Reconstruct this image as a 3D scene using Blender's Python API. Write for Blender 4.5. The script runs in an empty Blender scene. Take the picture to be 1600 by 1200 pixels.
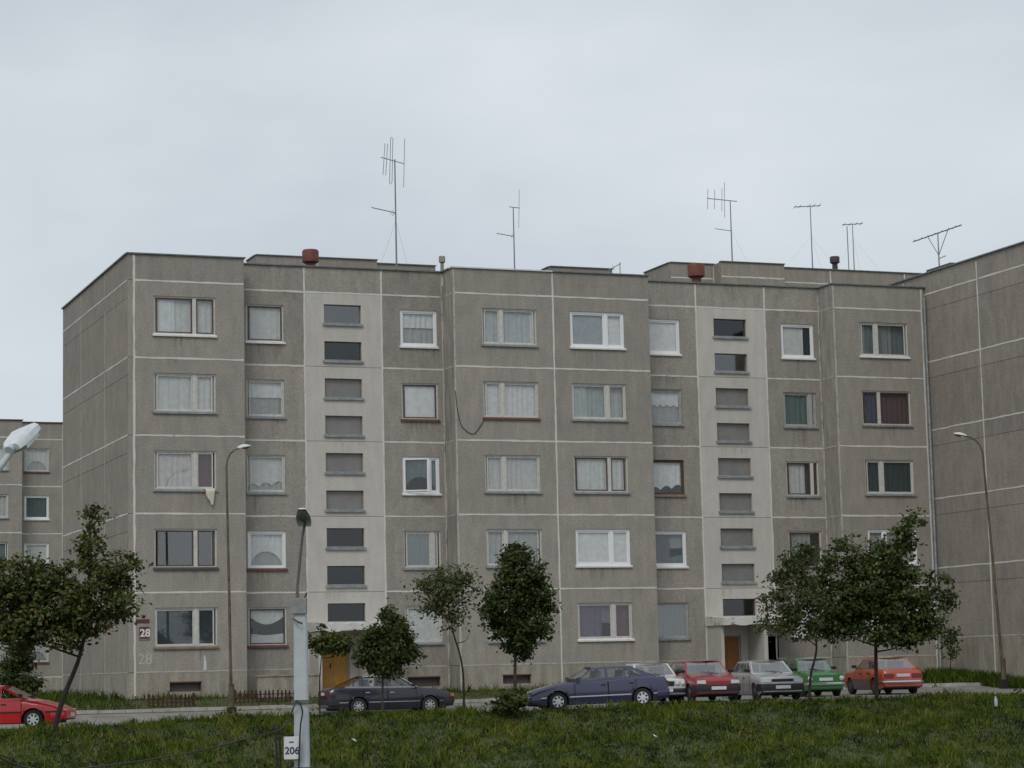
import bpy, bmesh, math, random
import numpy as np
from mathutils import Vector, Matrix
from mathutils.geometry import tessellate_polygon

random.seed(7)
SC = bpy.context.scene
COL = SC.collection

# ------------------------------------------------------------------ camera
YAW, PITCH, ROLL, FPX = 0.368823, 0.123403, -0.0228577, 3605.55
CAM = Vector((-18.094, -86.926, -0.237))
fw = Vector((math.sin(YAW)*math.cos(PITCH), math.cos(YAW)*math.cos(PITCH), math.sin(PITCH)))
r0 = Vector((math.cos(YAW), -math.sin(YAW), 0.0))
u0 = r0.cross(fw)
rt = r0*math.cos(ROLL) + u0*math.sin(ROLL)
up = -r0*math.sin(ROLL) + u0*math.cos(ROLL)
cam_data = bpy.data.cameras.new("camera")
cam = bpy.data.objects.new("camera", cam_data)
COL.objects.link(cam)
cam.matrix_world = Matrix((
    (rt.x, up.x, -fw.x, CAM.x), (rt.y, up.y, -fw.y, CAM.y),
    (rt.z, up.z, -fw.z, CAM.z), (0, 0, 0, 1)))
cam_data.sensor_width = 36.0
cam_data.lens = FPX/1600.0*36.0
cam_data.clip_start = 0.5
cam_data.clip_end = 4000.0
SC.camera = cam

# ------------------------------------------------------------------ sky (overcast)
W = bpy.data.worlds.new("World")
SC.world = W
W.use_nodes = True
nt = W.node_tree
nt.nodes.clear()
N = nt.nodes.new; LK = nt.links.new
SUN_EL, SUN_AZ = math.radians(48), math.radians(215)   # azimuth clockwise from +Y
sky = N('ShaderNodeTexSky'); sky.sky_type = 'NISHITA'; sky.sun_disc = False
sky.sun_elevation = SUN_EL; sky.sun_rotation = SUN_AZ
tc = N('ShaderNodeTexCoord')
mp = N('ShaderNodeMapping'); mp.inputs['Scale'].default_value = (1.0, 1.0, 2.4)
LK(tc.outputs['Generated'], mp.inputs['Vector'])
n1 = N('ShaderNodeTexNoise'); n1.inputs['Scale'].default_value = 3.4
n1.inputs['Detail'].default_value = 5.0; n1.inputs['Roughness'].default_value = 0.48
n1.inputs['Distortion'].default_value = 0.15
LK(mp.outputs[0], n1.inputs['Vector'])
cr = N('ShaderNodeValToRGB')
cr.color_ramp.elements[0].position = 0.30; cr.color_ramp.elements[0].color = (5.15, 5.75, 6.35, 1)
cr.color_ramp.elements[1].position = 0.70; cr.color_ramp.elements[1].color = (7.5, 7.95, 8.4, 1)
LK(n1.outputs['Fac'], cr.inputs['Fac'])
mx = N('ShaderNodeMix'); mx.data_type = 'RGBA'; mx.inputs['Factor'].default_value = 0.95
LK(sky.outputs[0], mx.inputs[6]); LK(cr.outputs[0], mx.inputs[7])
bg = N('ShaderNodeBackground'); bg.inputs['Strength'].default_value = 0.1
LK(mx.outputs[2], bg.inputs['Color'])
wo = N('ShaderNodeOutputWorld'); LK(bg.outputs[0], wo.inputs['Surface'])

# ------------------------------------------------------------------ sun (veiled)
sd = bpy.data.lights.new("sun", 'SUN'); sd.energy = 1.15; sd.angle = math.radians(25)
sd.color = (1.0, 0.96, 0.9)
sun = bpy.data.objects.new("sun", sd); COL.objects.link(sun)
sdir = Vector((math.sin(SUN_AZ)*math.cos(SUN_EL), math.cos(SUN_AZ)*math.cos(SUN_EL), math.sin(SUN_EL)))
sun.rotation_euler = sdir.to_track_quat('Z', 'Y').to_euler()
sun.location = (0, -40, 60)

# ------------------------------------------------------------------ exposure
vs = SC.view_settings
vs.view_transform = 'Standard'; vs.look = 'None'; vs.exposure = 0.0; vs.gamma = 1.0
vs.use_curve_mapping = False
SC.cycles.max_bounces = 8; SC.cycles.transparent_max_bounces = 12
SC.cycles.use_denoising = True

# ------------------------------------------------------------------ materials
def mat(name, col, rough=0.8, var=0.0, scale=6.0, col2=None, metal=0.0, bump=0.0, bscale=40.0,
        coat=0.0, spec=0.5, objvar=0.0, detail=4.0, alpha=None, trans=0.0):
    m = bpy.data.materials.new(name); m.use_nodes = True
    t = m.node_tree; b = t.nodes['Principled BSDF']
    b.inputs['Roughness'].default_value = rough; b.inputs['Metallic'].default_value = metal
    b.inputs['Specular IOR Level'].default_value = spec
    if coat: b.inputs['Coat Weight'].default_value = coat; b.inputs['Coat Roughness'].default_value = 0.06
    c4 = (*col, 1)
    b.inputs['Base Color'].default_value = c4
    src = None
    if col2 is not None or var:
        if col2 is None:
            col2 = tuple(min(1, c*(1+var)) for c in col); col = tuple(c*(1-var) for c in col)
        g = t.nodes.new('ShaderNodeNewGeometry')
        n = t.nodes.new('ShaderNodeTexNoise'); n.inputs['Scale'].default_value = scale
        n.inputs['Detail'].default_value = detail; n.inputs['Roughness'].default_value = 0.6
        t.links.new(g.outputs['Position'], n.inputs['Vector'])
        r = t.nodes.new('ShaderNodeValToRGB')
        r.color_ramp.elements[0].position = 0.32; r.color_ramp.elements[0].color = (*col, 1)
        r.color_ramp.elements[1].position = 0.68; r.color_ramp.elements[1].color = (*col2, 1)
        t.links.new(n.outputs['Fac'], r.inputs['Fac'])
        src = r.outputs[0]
    if objvar:
        oi = t.nodes.new('ShaderNodeObjectInfo')
        mr = t.nodes.new('ShaderNodeMapRange'); mr.inputs['To Min'].default_value = 1-objvar
        mr.inputs['To Max'].default_value = 1+objvar
        t.links.new(oi.outputs['Random'], mr.inputs['Value'])
        vm = t.nodes.new('ShaderNodeVectorMath'); vm.operation = 'SCALE'
        if src: t.links.new(src, vm.inputs[0])
        else: vm.inputs[0].default_value = col
        t.links.new(mr.outputs[0], vm.inputs['Scale'])
        src = vm.outputs[0]
    if src: t.links.new(src, b.inputs['Base Color'])
    if bump:
        g2 = t.nodes.new('ShaderNodeNewGeometry')
        n2 = t.nodes.new('ShaderNodeTexNoise'); n2.inputs['Scale'].default_value = bscale
        n2.inputs['Detail'].default_value = 3
        t.links.new(g2.outputs['Position'], n2.inputs['Vector'])
        bp = t.nodes.new('ShaderNodeBump'); bp.inputs['Strength'].default_value = bump
        bp.inputs['Distance'].default_value = 0.03
        t.links.new(n2.outputs['Fac'], bp.inputs['Height']); t.links.new(bp.outputs[0], b.inputs['Normal'])
    return m

def concrete(name, base, warm, speck=0.18, stain=0.2, objvar=0.06):
    """exposed aggregate panel: coarse tone drift, pebble speckle, rain streaks"""
    m = bpy.data.materials.new(name); m.use_nodes = True
    t = m.node_tree; b = t.nodes['Principled BSDF']; nd = t.nodes.new; lk = t.links.new
    b.inputs['Roughness'].default_value = 0.95; b.inputs['Specular IOR Level'].default_value = 0.15
    g = nd('ShaderNodeNewGeometry')
    n = nd('ShaderNodeTexNoise'); n.inputs['Scale'].default_value = 0.9; n.inputs['Detail'].default_value = 7
    n.inputs['Roughness'].default_value = 0.72
    lk(g.outputs['Position'], n.inputs['Vector'])
    mix = nd('ShaderNodeMix'); mix.data_type = 'RGBA'
    mix.inputs[6].default_value = (*base, 1); mix.inputs[7].default_value = (*warm, 1)
    nr_ = nd('ShaderNodeMapRange'); nr_.inputs['From Min'].default_value = 0.33; nr_.inputs['From Max'].default_value = 0.67
    lk(n.outputs['Fac'], nr_.inputs['Value']); lk(nr_.outputs[0], mix.inputs['Factor'])
    f = nd('ShaderNodeTexNoise'); f.inputs['Scale'].default_value = 14.0; f.inputs['Detail'].default_value = 3
    f.inputs['Roughness'].default_value = 0.7
    lk(g.outputs['Position'], f.inputs['Vector'])
    mr = nd('ShaderNodeMapRange'); mr.inputs['From Min'].default_value = 0.3; mr.inputs['From Max'].default_value = 0.7
    mr.inputs['To Min'].default_value = 1-speck; mr.inputs['To Max'].default_value = 1+speck
    lk(f.outputs['Fac'], mr.inputs['Value'])
    # vertical streaks
    mp_ = nd('ShaderNodeMapping'); mp_.inputs['Scale'].default_value = (2.2, 2.2, 0.5)
    lk(g.outputs['Position'], mp_.inputs['Vector'])
    s = nd('ShaderNodeTexNoise'); s.inputs['Scale'].default_value = 1.6; s.inputs['Detail'].default_value = 5
    lk(mp_.outputs[0], s.inputs['Vector'])
    mr2 = nd('ShaderNodeMapRange'); mr2.inputs['From Min'].default_value = 0.35; mr2.inputs['From Max'].default_value = 0.65
    mr2.inputs['To Min'].default_value = 1-stain; mr2.inputs['To Max'].default_value = 1+stain*0.5
    lk(s.outputs['Fac'], mr2.inputs['Value'])
    mu = nd('ShaderNodeMath'); mu.operation = 'MULTIPLY'
    lk(mr.outputs[0], mu.inputs[0]); lk(mr2.outputs[0], mu.inputs[1])
    oi = nd('ShaderNodeObjectInfo')
    mr3 = nd('ShaderNodeMapRange'); mr3.inputs['To Min'].default_value = 1-objvar; mr3.inputs['To Max'].default_value = 1+objvar
    lk(oi.outputs['Random'], mr3.inputs['Value'])
    mu2 = nd('ShaderNodeMath'); mu2.operation = 'MULTIPLY'
    lk(mu.outputs[0], mu2.inputs[0]); lk(mr3.outputs[0], mu2.inputs[1])
    vm = nd('ShaderNodeVectorMath'); vm.operation = 'SCALE'
    lk(mix.outputs[2], vm.inputs[0]); lk(mu2.outputs[0], vm.inputs['Scale'])
    lk(vm.outputs[0], b.inputs['Base Color'])
    bp = nd('ShaderNodeBump'); bp.inputs['Strength'].default_value = 0.5; bp.inputs['Distance'].default_value = 0.02
    lk(f.outputs['Fac'], bp.inputs['Height']); lk(bp.outputs[0], b.inputs['Normal'])
    return m

def attr_mat(name, ramp, rough=0.7, attr='tone', trans=0.0, spec=0.3):
    """colour picked per leaf / blade from a ramp"""
    m = bpy.data.materials.new(name); m.use_nodes = True
    t = m.node_tree; b = t.nodes['Principled BSDF']
    b.inputs['Roughness'].default_value = rough; b.inputs['Specular IOR Level'].default_value = spec
    a = t.nodes.new('ShaderNodeAttribute'); a.attribute_name = attr
    r = t.nodes.new('ShaderNodeValToRGB')
    els = r.color_ramp.elements
    while len(els) < len(ramp): els.new(0.5)
    for e, (p, c) in zip(els, ramp): e.position = p; e.color = (*c, 1)
    t.links.new(a.outputs['Fac'], r.inputs['Fac']); t.links.new(r.outputs[0], b.inputs['Base Color'])
    if trans:
        tr = t.nodes.new('ShaderNodeBsdfTranslucent'); t.links.new(r.outputs[0], tr.inputs['Color'])
        ms = t.nodes.new('ShaderNodeMixShader'); ms.inputs[0].default_value = trans
        out = t.nodes['Material Output']
        t.links.new(b.outputs[0], ms.inputs[1]); t.links.new(tr.outputs[0], ms.inputs[2])
        t.links.new(ms.outputs[0], out.inputs['Surface'])
    return m

def glass(name, tint=(0.95, 0.96, 0.96), f0=0.06, refl=1.0):
    """thin pane: see-through, with a reflection that grows towards grazing (same from both sides)"""
    m = bpy.data.materials.new(name); m.use_nodes = True
    t = m.node_tree; t.nodes.remove(t.nodes['Principled BSDF']); out = t.nodes['Material Output']; nd = t.nodes.new; lk = t.links.new
    tr = nd('ShaderNodeBsdfTransparent'); tr.inputs['Color'].default_value = (*tint, 1)
    gl = nd('ShaderNodeBsdfGlossy'); gl.inputs['Roughness'].default_value = 0.03
    gl.inputs['Color'].default_value = (refl, refl, refl, 1)
    g = nd('ShaderNodeNewGeometry'); dt = nd('ShaderNodeVectorMath'); dt.operation = 'DOT_PRODUCT'
    lk(g.outputs['Normal'], dt.inputs[0]); lk(g.outputs['Incoming'], dt.inputs[1])
    ab = nd('ShaderNodeMath'); ab.operation = 'ABSOLUTE'; lk(dt.outputs['Value'], ab.inputs[0])
    om = nd('ShaderNodeMath'); om.operation = 'SUBTRACT'; om.inputs[0].default_value = 1.0; lk(ab.outputs[0], om.inputs[1])
    pw = nd('ShaderNodeMath'); pw.operation = 'POWER'; pw.inputs[1].default_value = 5.0; lk(om.outputs[0], pw.inputs[0])
    mr = nd('ShaderNodeMapRange'); mr.inputs['To Min'].default_value = f0; mr.inputs['To Max'].default_value = 1.0
    lk(pw.outputs[0], mr.inputs['Value'])
    ms = nd('ShaderNodeMixShader')
    lk(mr.outputs[0], ms.inputs[0]); lk(tr.outputs[0], ms.inputs[1]); lk(gl.outputs[0], ms.inputs[2])
    lk(ms.outputs[0], out.inputs['Surface'])
    return m

def worn_white(name, white, under, amount=0.5):
    m = mat(name, white, 0.85)
    t = m.node_tree; b = t.nodes['Principled BSDF']
    g = t.nodes.new('ShaderNodeNewGeometry')
    n = t.nodes.new('ShaderNodeTexNoise'); n.inputs['Scale'].default_value = 2.3; n.inputs['Detail'].default_value = 8
    n.inputs['Roughness'].default_value = 0.75
    t.links.new(g.outputs['Position'], n.inputs['Vector'])
    r = t.nodes.new('ShaderNodeValToRGB')
    r.color_ramp.elements[0].position = 0.36*amount*2-0.03; r.color_ramp.elements[0].color = (*under, 1)
    r.color_ramp.elements[1].position = 0.40*amount*2+0.03; r.color_ramp.elements[1].color = (*white, 1)
    t.links.new(n.outputs['Fac'], r.inputs['Fac']); t.links.new(r.outputs[0], b.inputs['Base Color'])
    return m

M = {}
M['panel'] = concrete('aggregate_concrete', (0.282, 0.267, 0.243), (0.342, 0.309, 0.264), stain=0.09, speck=0.18, objvar=0.075)
M['panel_end'] = concrete('aggregate_concrete_end', (0.272, 0.248, 0.224), (0.335, 0.295, 0.25), stain=0.10, objvar=0.04)
M['plinth'] = concrete('plinth_concrete', (0.30, 0.275, 0.235), (0.36, 0.325, 0.265), stain=0.2)
M['plaster'] = concrete('pale_plaster', (0.50, 0.475, 0.435), (0.545, 0.515, 0.47), speck=0.05, stain=0.06, objvar=0.03)
M['corner'] = concrete('corner_concrete', (0.30, 0.285, 0.255), (0.36, 0.335, 0.29), speck=0.14, stain=0.2)
M['joint'] = worn_white('white_joint_paint', (0.62, 0.61, 0.57), (0.33, 0.315, 0.28), 0.50)
M['joint_worn'] = worn_white('worn_joint_paint', (0.46, 0.45, 0.41), (0.27, 0.255, 0.225), 0.58)
M['hairline'] = mat('joint_shadow_gap', (0.12, 0.11, 0.10), 0.95)
M['coping'] = mat('zinc_coping', (0.16, 0.18, 0.18), 0.5, 0.25, 3.0, metal=0.4)
M['coping_white'] = mat('bright_coping', (0.62, 0.64, 0.64), 0.45, 0.1, 3.0, metal=0.3)
M['roof'] = mat('roof_felt', (0.10, 0.10, 0.10), 0.95, 0.2)
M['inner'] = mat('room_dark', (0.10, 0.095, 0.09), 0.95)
M['wood_white'] = mat('white_painted_wood', (0.55, 0.54, 0.50), 0.55, 0.12, 9.0)
M['pvc'] = mat('white_plastic', (0.80, 0.81, 0.82), 0.35)
M['wood_brown'] = mat('brown_painted_wood', (0.10, 0.055, 0.04), 0.6, 0.25, 9.0)
M['wood_grey'] = mat('grey_painted_wood', (0.36, 0.36, 0.34), 0.6, 0.15, 9.0)
M['sill_zinc'] = mat('zinc_sill', (0.27, 0.29, 0.30), 0.5, 0.25, 5.0, metal=0.3)
M['sill_white'] = mat('white_sill', (0.70, 0.70, 0.68), 0.5, 0.1, 5.0)
M['sill_red'] = mat('oxide_red_sill', (0.13, 0.055, 0.045), 0.6, 0.2, 5.0)
M['sill_dark'] = mat('dark_sill', (0.07, 0.06, 0.06), 0.6, 0.2, 5.0)
M['sill_brown'] = mat('brown_sill', (0.22, 0.16, 0.12), 0.7, 0.2, 5.0)
M['glass'] = glass('window_glass', (0.965, 0.975, 0.975), 0.05)
M['glass_refl'] = glass('mirroring_glass', (0.88, 0.90, 0.90), 0.13, 0.85)
M['glass_grey_reflection'] = mat('grey_reflection_glass', (0.20, 0.195, 0.185), 0.3, 0.12, 2.0)  # opaque grey pane, reflection of a block opposite painted into its colour
M['glass_dark'] = glass('dark_stair_glass', (0.75, 0.80, 0.82), 0.055, 0.9)
M['car_glass'] = glass('car_glass', (0.76, 0.82, 0.80), 0.09)
M['car_screen'] = glass('car_screen', (0.74, 0.79, 0.78), 0.22)

# ------------------------------------------------------------------ mesh helpers
class MB:
    def __init__(s): s.v = []; s.f = []
    def add(s, vs, fs):
        k = len(s.v); s.v += [tuple(p) for p in vs]; s.f += [tuple(i+k for i in q) for q in fs]; return s
    def box(s, x0, x1, y0, y1, z0, z1):
        return s.add([(x0,y0,z0),(x1,y0,z0),(x1,y1,z0),(x0,y1,z0),(x0,y0,z1),(x1,y0,z1),(x1,y1,z1),(x0,y1,z1)],
            [(0,3,2,1),(4,5,6,7),(0,1,5,4),(1,2,6,5),(2,3,7,6),(3,0,4,7)])
    def tube(s, pts, rad, n=8, cap=True):
        pts = [Vector(p) for p in pts]
        if not hasattr(rad, '__len__'): rad = [rad]*len(pts)
        rings = []; k = len(s.v); ref = None
        for i, p in enumerate(pts):
            d = (pts[min(i+1, len(pts)-1)] - pts[max(i-1, 0)]).normalized()
            if ref is None: ref = Vector((1,0,0)) if abs(d.x) < 0.8 else Vector((0,1,0))
            a = (ref - d*ref.dot(d)).normalized(); b = d.cross(a); ref = a
            for j in range(n):
                t = 2*math.pi*j/n
                s.v.append(tuple(p + (a*math.cos(t) + b*math.sin(t))*rad[i]))
        for i in range(len(pts)-1):
            for j in range(n):
                q = (j+1) % n
                s.f.append((k+i*n+j, k+i*n+q, k+(i+1)*n+q, k+(i+1)*n+j))
        if cap:
            s.f.append(tuple(k+j for j in range(n))[::-1]); e = k+(len(pts)-1)*n
            s.f.append(tuple(e+j for j in range(n)))
        return s
    def lathe(s, prof, n=16, c=(0,0,0), axis='z'):
        """prof: list of (radius, height)"""
        k = len(s.v)
        for r, h in prof:
            for j in range(n):
                t = 2*math.pi*j/n; a, b = r*math.cos(t), r*math.sin(t)
                p = (a, b, h) if axis == 'z' else (a, h, b)
                s.v.append((p[0]+c[0], p[1]+c[1], p[2]+c[2]))
        for i in range(len(prof)-1):
            for j in range(n):
                q = (j+1) % n
                s.f.append((k+i*n+j, k+i*n+q, k+(i+1)*n+q, k+(i+1)*n+j))
        s.f.append(tuple(k+j for j in range(n))); e = k+(len(prof)-1)*n
        s.f.append(tuple(e+j for j in range(n)))
        return s
    def prism(s, poly, h, fn):
        """poly 2D outline, fn(a,b,t) -> 3D, t in 0..h"""
        n = len(poly); k = len(s.v)
        s.v += [tuple(fn(a, b, 0)) for a, b in poly] + [tuple(fn(a, b, h)) for a, b in poly]
        s.f.append(tuple(range(k, k+n))); s.f.append(tuple(range(k+2*n-1, k+n-1, -1)))
        for i in range(n):
            j = (i+1) % n; s.f.append((k+i, k+n+i, k+n+j, k+j))
        return s
    def plate(s, outer, holes, fn):
        """flat plate with holes; outlines are lists of 2D points, fn(a,b) -> 3D"""
        loops = [[Vector((a, b, 0)) for a, b in l] for l in [outer]+holes]
        tri = tessellate_polygon(loops); k = len(s.v)
        flat = [p for l in loops for p in l]
        s.v += [tuple(fn(p.x, p.y)) for p in flat]
        s.f += [tuple(k+i for i in t) for t in tri]
        return s
    def mesh(s, name, smooth=False, fix=True):
        me = bpy.data.meshes.new(name); me.from_pydata(s.v, [], s.f)
        if fix:
            b = bmesh.new(); b.from_mesh(me)
            bmesh.ops.remove_doubles(b, verts=b.verts, dist=1e-5)
            bmesh.ops.recalc_face_normals(b, faces=b.faces); b.to_mesh(me); b.free()
        if smooth:
            for p in me.polygons: p.use_smooth = True
            try: me.set_sharp_from_angle(angle=math.radians(38))
            except Exception: pass
        return me

def tag(o, label=None, cat=None, group=None, kind=None):
    if label: o['label'] = label
    if cat: o['category'] = cat
    if group: o['group'] = group
    if kind: o['kind'] = kind
    return o
def thing(name, loc, label, cat, group=None, rz=0.0):
    o = bpy.data.objects.new(name, None); COL.objects.link(o)
    o.empty_display_size = 0.3; o.location = loc; o.rotation_euler = (0, 0, rz)
    return tag(o, label, cat, group)
def part(name, mb, m, parent=None, loc=(0,0,0), smooth=False, rz=0.0, rot=None, fix=True):
    me = mb if isinstance(mb, bpy.types.Mesh) else mb.mesh(name, smooth, fix)
    if m is not None and not me.materials: me.materials.append(m)
    o = bpy.data.objects.new(name, me); COL.objects.link(o)
    if parent is not None: o.parent = parent
    o.location = loc
    o.rotation_euler = rot if rot else (0, 0, rz)
    return o
def text_mesh(txt, size, extrude=0.004, bold=0.0):
    cu = bpy.data.curves.new('txt', 'FONT'); cu.body = txt; cu.size = size; cu.extrude = extrude
    cu.offset = bold
    ob = bpy.data.objects.new('txt', cu); COL.objects.link(ob)
    dg = bpy.context.evaluated_depsgraph_get()
    me = bpy.data.meshes.new_from_object(ob.evaluated_get(dg))
    bpy.data.objects.remove(ob)
    return me
def spline(pts, n=6):
    """Catmull-Rom through pts"""
    P = [Vector(p) for p in pts]; P = [P[0]*2-P[1]] + P + [P[-1]*2-P[-2]]; out = []
    for i in range(1, len(P)-2):
        a, b, c, d = P[i-1:i+3]
        for k in range(n):
            t = k/n
            out.append(0.5*((2*b) + (c-a)*t + (2*a-5*b+4*c-d)*t*t + (3*b-a-3*c+d)*t**3))
    out.append(P[-2]); return out
def interp(x, pts):
    if x <= pts[0][0]: return pts[0][1]
    for (a, va), (b, vb) in zip(pts, pts[1:]):
        if x <= b: return va + (vb-va)*(x-a)/(b-a)
    return pts[-1][1]

# ------------------------------------------------------------------ terrain
def crest_y(x): return interp(x, [(-60,-17.2), (-4,-17.0), (-1,-16.2), (4,-16.6), (9,-17.2), (20,-17.5), (25,-17.0), (30,-15.8), (70,-15.0)])
def road_z(x): return interp(x, [(-20,-1.70), (8,-1.78), (13,-1.63), (17,-1.52), (30,-1.46)])
def crest_z(x): return interp(x, [(-8,-1.73), (-4,-1.66), (-.5,-1.52), (4,-1.54), (8.6,-1.59), (15,-1.54), (23,-1.53), (29,-1.57), (60,-1.55)])
def verge_z(x): return interp(x, [(-20,-1.42), (10,-1.42), (20,-1.28), (40,-1.24)])
def road_far(x): return interp(x, [(-60,-3.0), (28,-3.2), (33,-5.2), (60,-5.4)])
def ground_z(x, y):
    rz = road_z(x); cy = crest_y(x); rf = road_far(x)
    if y >= 0: z = -1.0 + 0*y
    elif y >= rf: z = -1.0 + (verge_z(x)+1.0)*(y/rf)
    elif y >= rf-1.7: z = verge_z(x)-.08 + (rz-verge_z(x)+.08)*(rf-y)/1.7
    elif y >= cy:
        z = crest_z(x) + (rz-crest_z(x))*min(1, (y-cy)/3.0)
    else:
        d = cy-y
        rz = crest_z(x)
        if d < 1.0: z = rz - 0.02*d - 0.10*d*d
        else: z = rz - 0.12 - 0.22*(d-1.0)
        z += 0.13*math.sin(x*0.9+1.3*math.sin(y*0.7))*min(1, d/2)*math.sin(y*0.8+x*0.25)
        z = max(z, -5.6 + 0.15*math.sin(x*0.23)*math.sin(y*0.19))
    return z
def gx():
    a = [-900, -400, -200, -110, -60, -35, -22]
    a += [-16+0.5*i for i in range(0, 112)] + [42, 50, 65, 100, 200, 400, 900]
    return a
xs = gx()
ys = [-700,-300,-170,-120,-100,-80,-65,-55,-48,-44,-41,-38] + [-35.5+0.4*i for i in range(0, 92)] + [2.5, 4, 8, 15, 30, 60, 90, 150, 300, 700, 1500]
mb = MB(); nx = len(xs)
for y in ys:
    for x in xs: mb.v.append((x, y, ground_z(x, y)))
for j in range(len(ys)-1):
    for i in range(nx-1):
        a = j*nx+i; mb.f.append((a, a+1, a+nx+1, a+nx))
M['soil'] = mat('turf_soil', (0.032, 0.048, 0.014), 0.95, scale=1.7, col2=(0.075, 0.080, 0.030), bump=0.6, bscale=9)
tag(part('ground', mb, M['soil'], smooth=True, fix=False), kind='structure')

M['asphalt'] = mat('worn_asphalt', (0.15, 0.143, 0.13), 0.9, scale=1.4, col2=(0.27, 0.25, 0.22), bump=0.3, bscale=60)
mb = MB()
rx = [-60+0.75*i for i in range(0, 160)]
for x in rx:
    y0, y1 = crest_y(x)-0.1, road_far(x)-0.02
    for k in range(17):
        y = y0 + (y1-y0)*k/16
        yy = max(y, crest_y(x)+0.01)
        mb.v.append((x, y, ground_z(x, yy)+0.045))
for i in range(len(rx)-1):
    for k in range(16):
        a = i*17+k; mb.f.append((a, a+17, a+18, a+1))
tag(part('road', mb, M['asphalt'], smooth=True), kind='structure')
# kerb between road and verge, stone by stone
M['kerb'] = mat('kerb_concrete', (0.36, 0.34, 0.31), 0.9, 0.2, 3.0, bump=0.3)
kerb = tag(bpy.data.objects.new('kerb', None), kind='structure'); COL.objects.link(kerb)
x = -16.0
while x < 40:
    L = 0.98
    y0, y1 = road_far(x), road_far(x+L)
    za, zb = ground_z(x, y0-0.05)+0.05, ground_z(x+L, y1-0.05)+0.05
    j = random.uniform(-.012, .012)
    k_ = MB().add([(x,y0-.07,za-.1),(x+L,y1-.07,zb-.1),(x+L,y1+.07,zb-.1),(x,y0+.07,za-.1),
        (x,y0-.055,za+.13+j),(x+L,y1-.055,zb+.13+j),(x+L,y1+.07,zb+.13+j),(x,y0+.07,za+.13+j)],
        [(0,3,2,1),(4,5,6,7),(0,1,5,4),(1,2,6,5),(2,3,7,6),(3,0,4,7)])
    part('kerb_stone', k_, M['kerb'], kerb)
    x += 1.0
# ------------------------------------------------------------------ apartment blocks
D = 1.194          # depth of the recessed bays
BZ = 1.0           # block origin is 1 m below the plinth joint

def panel(parent, x0, x1, z0, z1, y, holes=(), m='panel', name='wall_panel', face='y', thick=0.28, gap=0.008):
    """one facade panel; face 'y' looks towards -Y at y; face '-x'/'x' lies in the plane x=y and spans x0..x1 in Y"""
    x0 += gap; x1 -= gap; z0 += gap; z1 -= gap
    if face == 'y': fn = lambda a, b, t=0: (a, y+t, b+BZ)
    elif face == '-x': fn = lambda a, b, t=0: (y+t, a, b+BZ)
    else: fn = lambda a, b, t=0: (y-t, a, b+BZ)
    mb = MB()
    outer = [(x0,z0),(x1,z0),(x1,z1),(x0,z1)]
    hs = [[(a,c),(b,c),(b,d),(a,d)] for a,b,c,d in holes]
    mb.plate(outer, hs, fn)
    for lp, dep in [(outer, 0.12)] + [(h, thick) for h in hs]:
        for i in range(4):
            a, b = lp[i], lp[(i+1) % 4]
            mb.add([fn(*a), fn(*b), fn(*b, dep), fn(*a, dep)], [(0,1,2,3)])
    return part(name, mb, M[m], parent, fix=False)

def joint(parent, a, b, y, horiz=True, face='y', w=0.065, m='joint', proud=0.008):
    """painted joint from a to b (2D points in the facade plane) with a hand-painted wavering edge"""
    L = math.hypot(b[0]-a[0], b[1]-a[1]); n = max(2, int(L/0.35))
    if face == 'y': fn = lambda p, q, t: (p, y-t, q+BZ)
    elif face == '-x': fn = lambda p, q, t: (y-t, p, q+BZ)
    else: fn = lambda p, q, t: (y+t, p, q+BZ)
    dx, dz = (b[0]-a[0])/L, (b[1]-a[1])/L
    mb = MB(); k = 0
    for i in range(n+1):
        s = L*i/n; w0 = w/2*random.uniform(.55, 1.3); w1 = w/2*random.uniform(.55, 1.3)
        cx, cz = a[0]+dx*s, a[1]+dz*s
        p0 = (cx-dz*w0, cz+dx*w0); p1 = (cx+dz*w1, cz-dx*w1)
        mb.v += [fn(*p0, 0.0), fn(*p0, proud), fn(*p1, proud), fn(*p1, 0.0)]
    for i in range(n):
        for j in range(3):
            mb.f.append((i*4+j, i*4+j+1, i*4+4+j+1, i*4+4+j))
    return part('painted_joint', mb, M[m], parent, fix=False)

def bars(mb, x0, x1, z0, z1, w, y0, y1):
    """rectangular frame"""
    mb.box(x0, x1, y0, y1, z0, z0+w).box(x0, x1, y0, y1, z1-w, z1)
    mb.box(x0, x0+w, y0, y1, z0+w, z1-w).box(x1-w, x1, y0, y1, z0+w, z1-w)
    return mb

CURT = {}
def cmat(c, sheer=False):
    k = tuple(c)
    if k not in CURT: g_ = sum(c)/3; CURT[k] = mat('curtain_cloth', tuple((q*.8+g_*.2)*.70 for q in c), 0.9, 0.10, 5.0, spec=0.1)
    return CURT[k]

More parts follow.
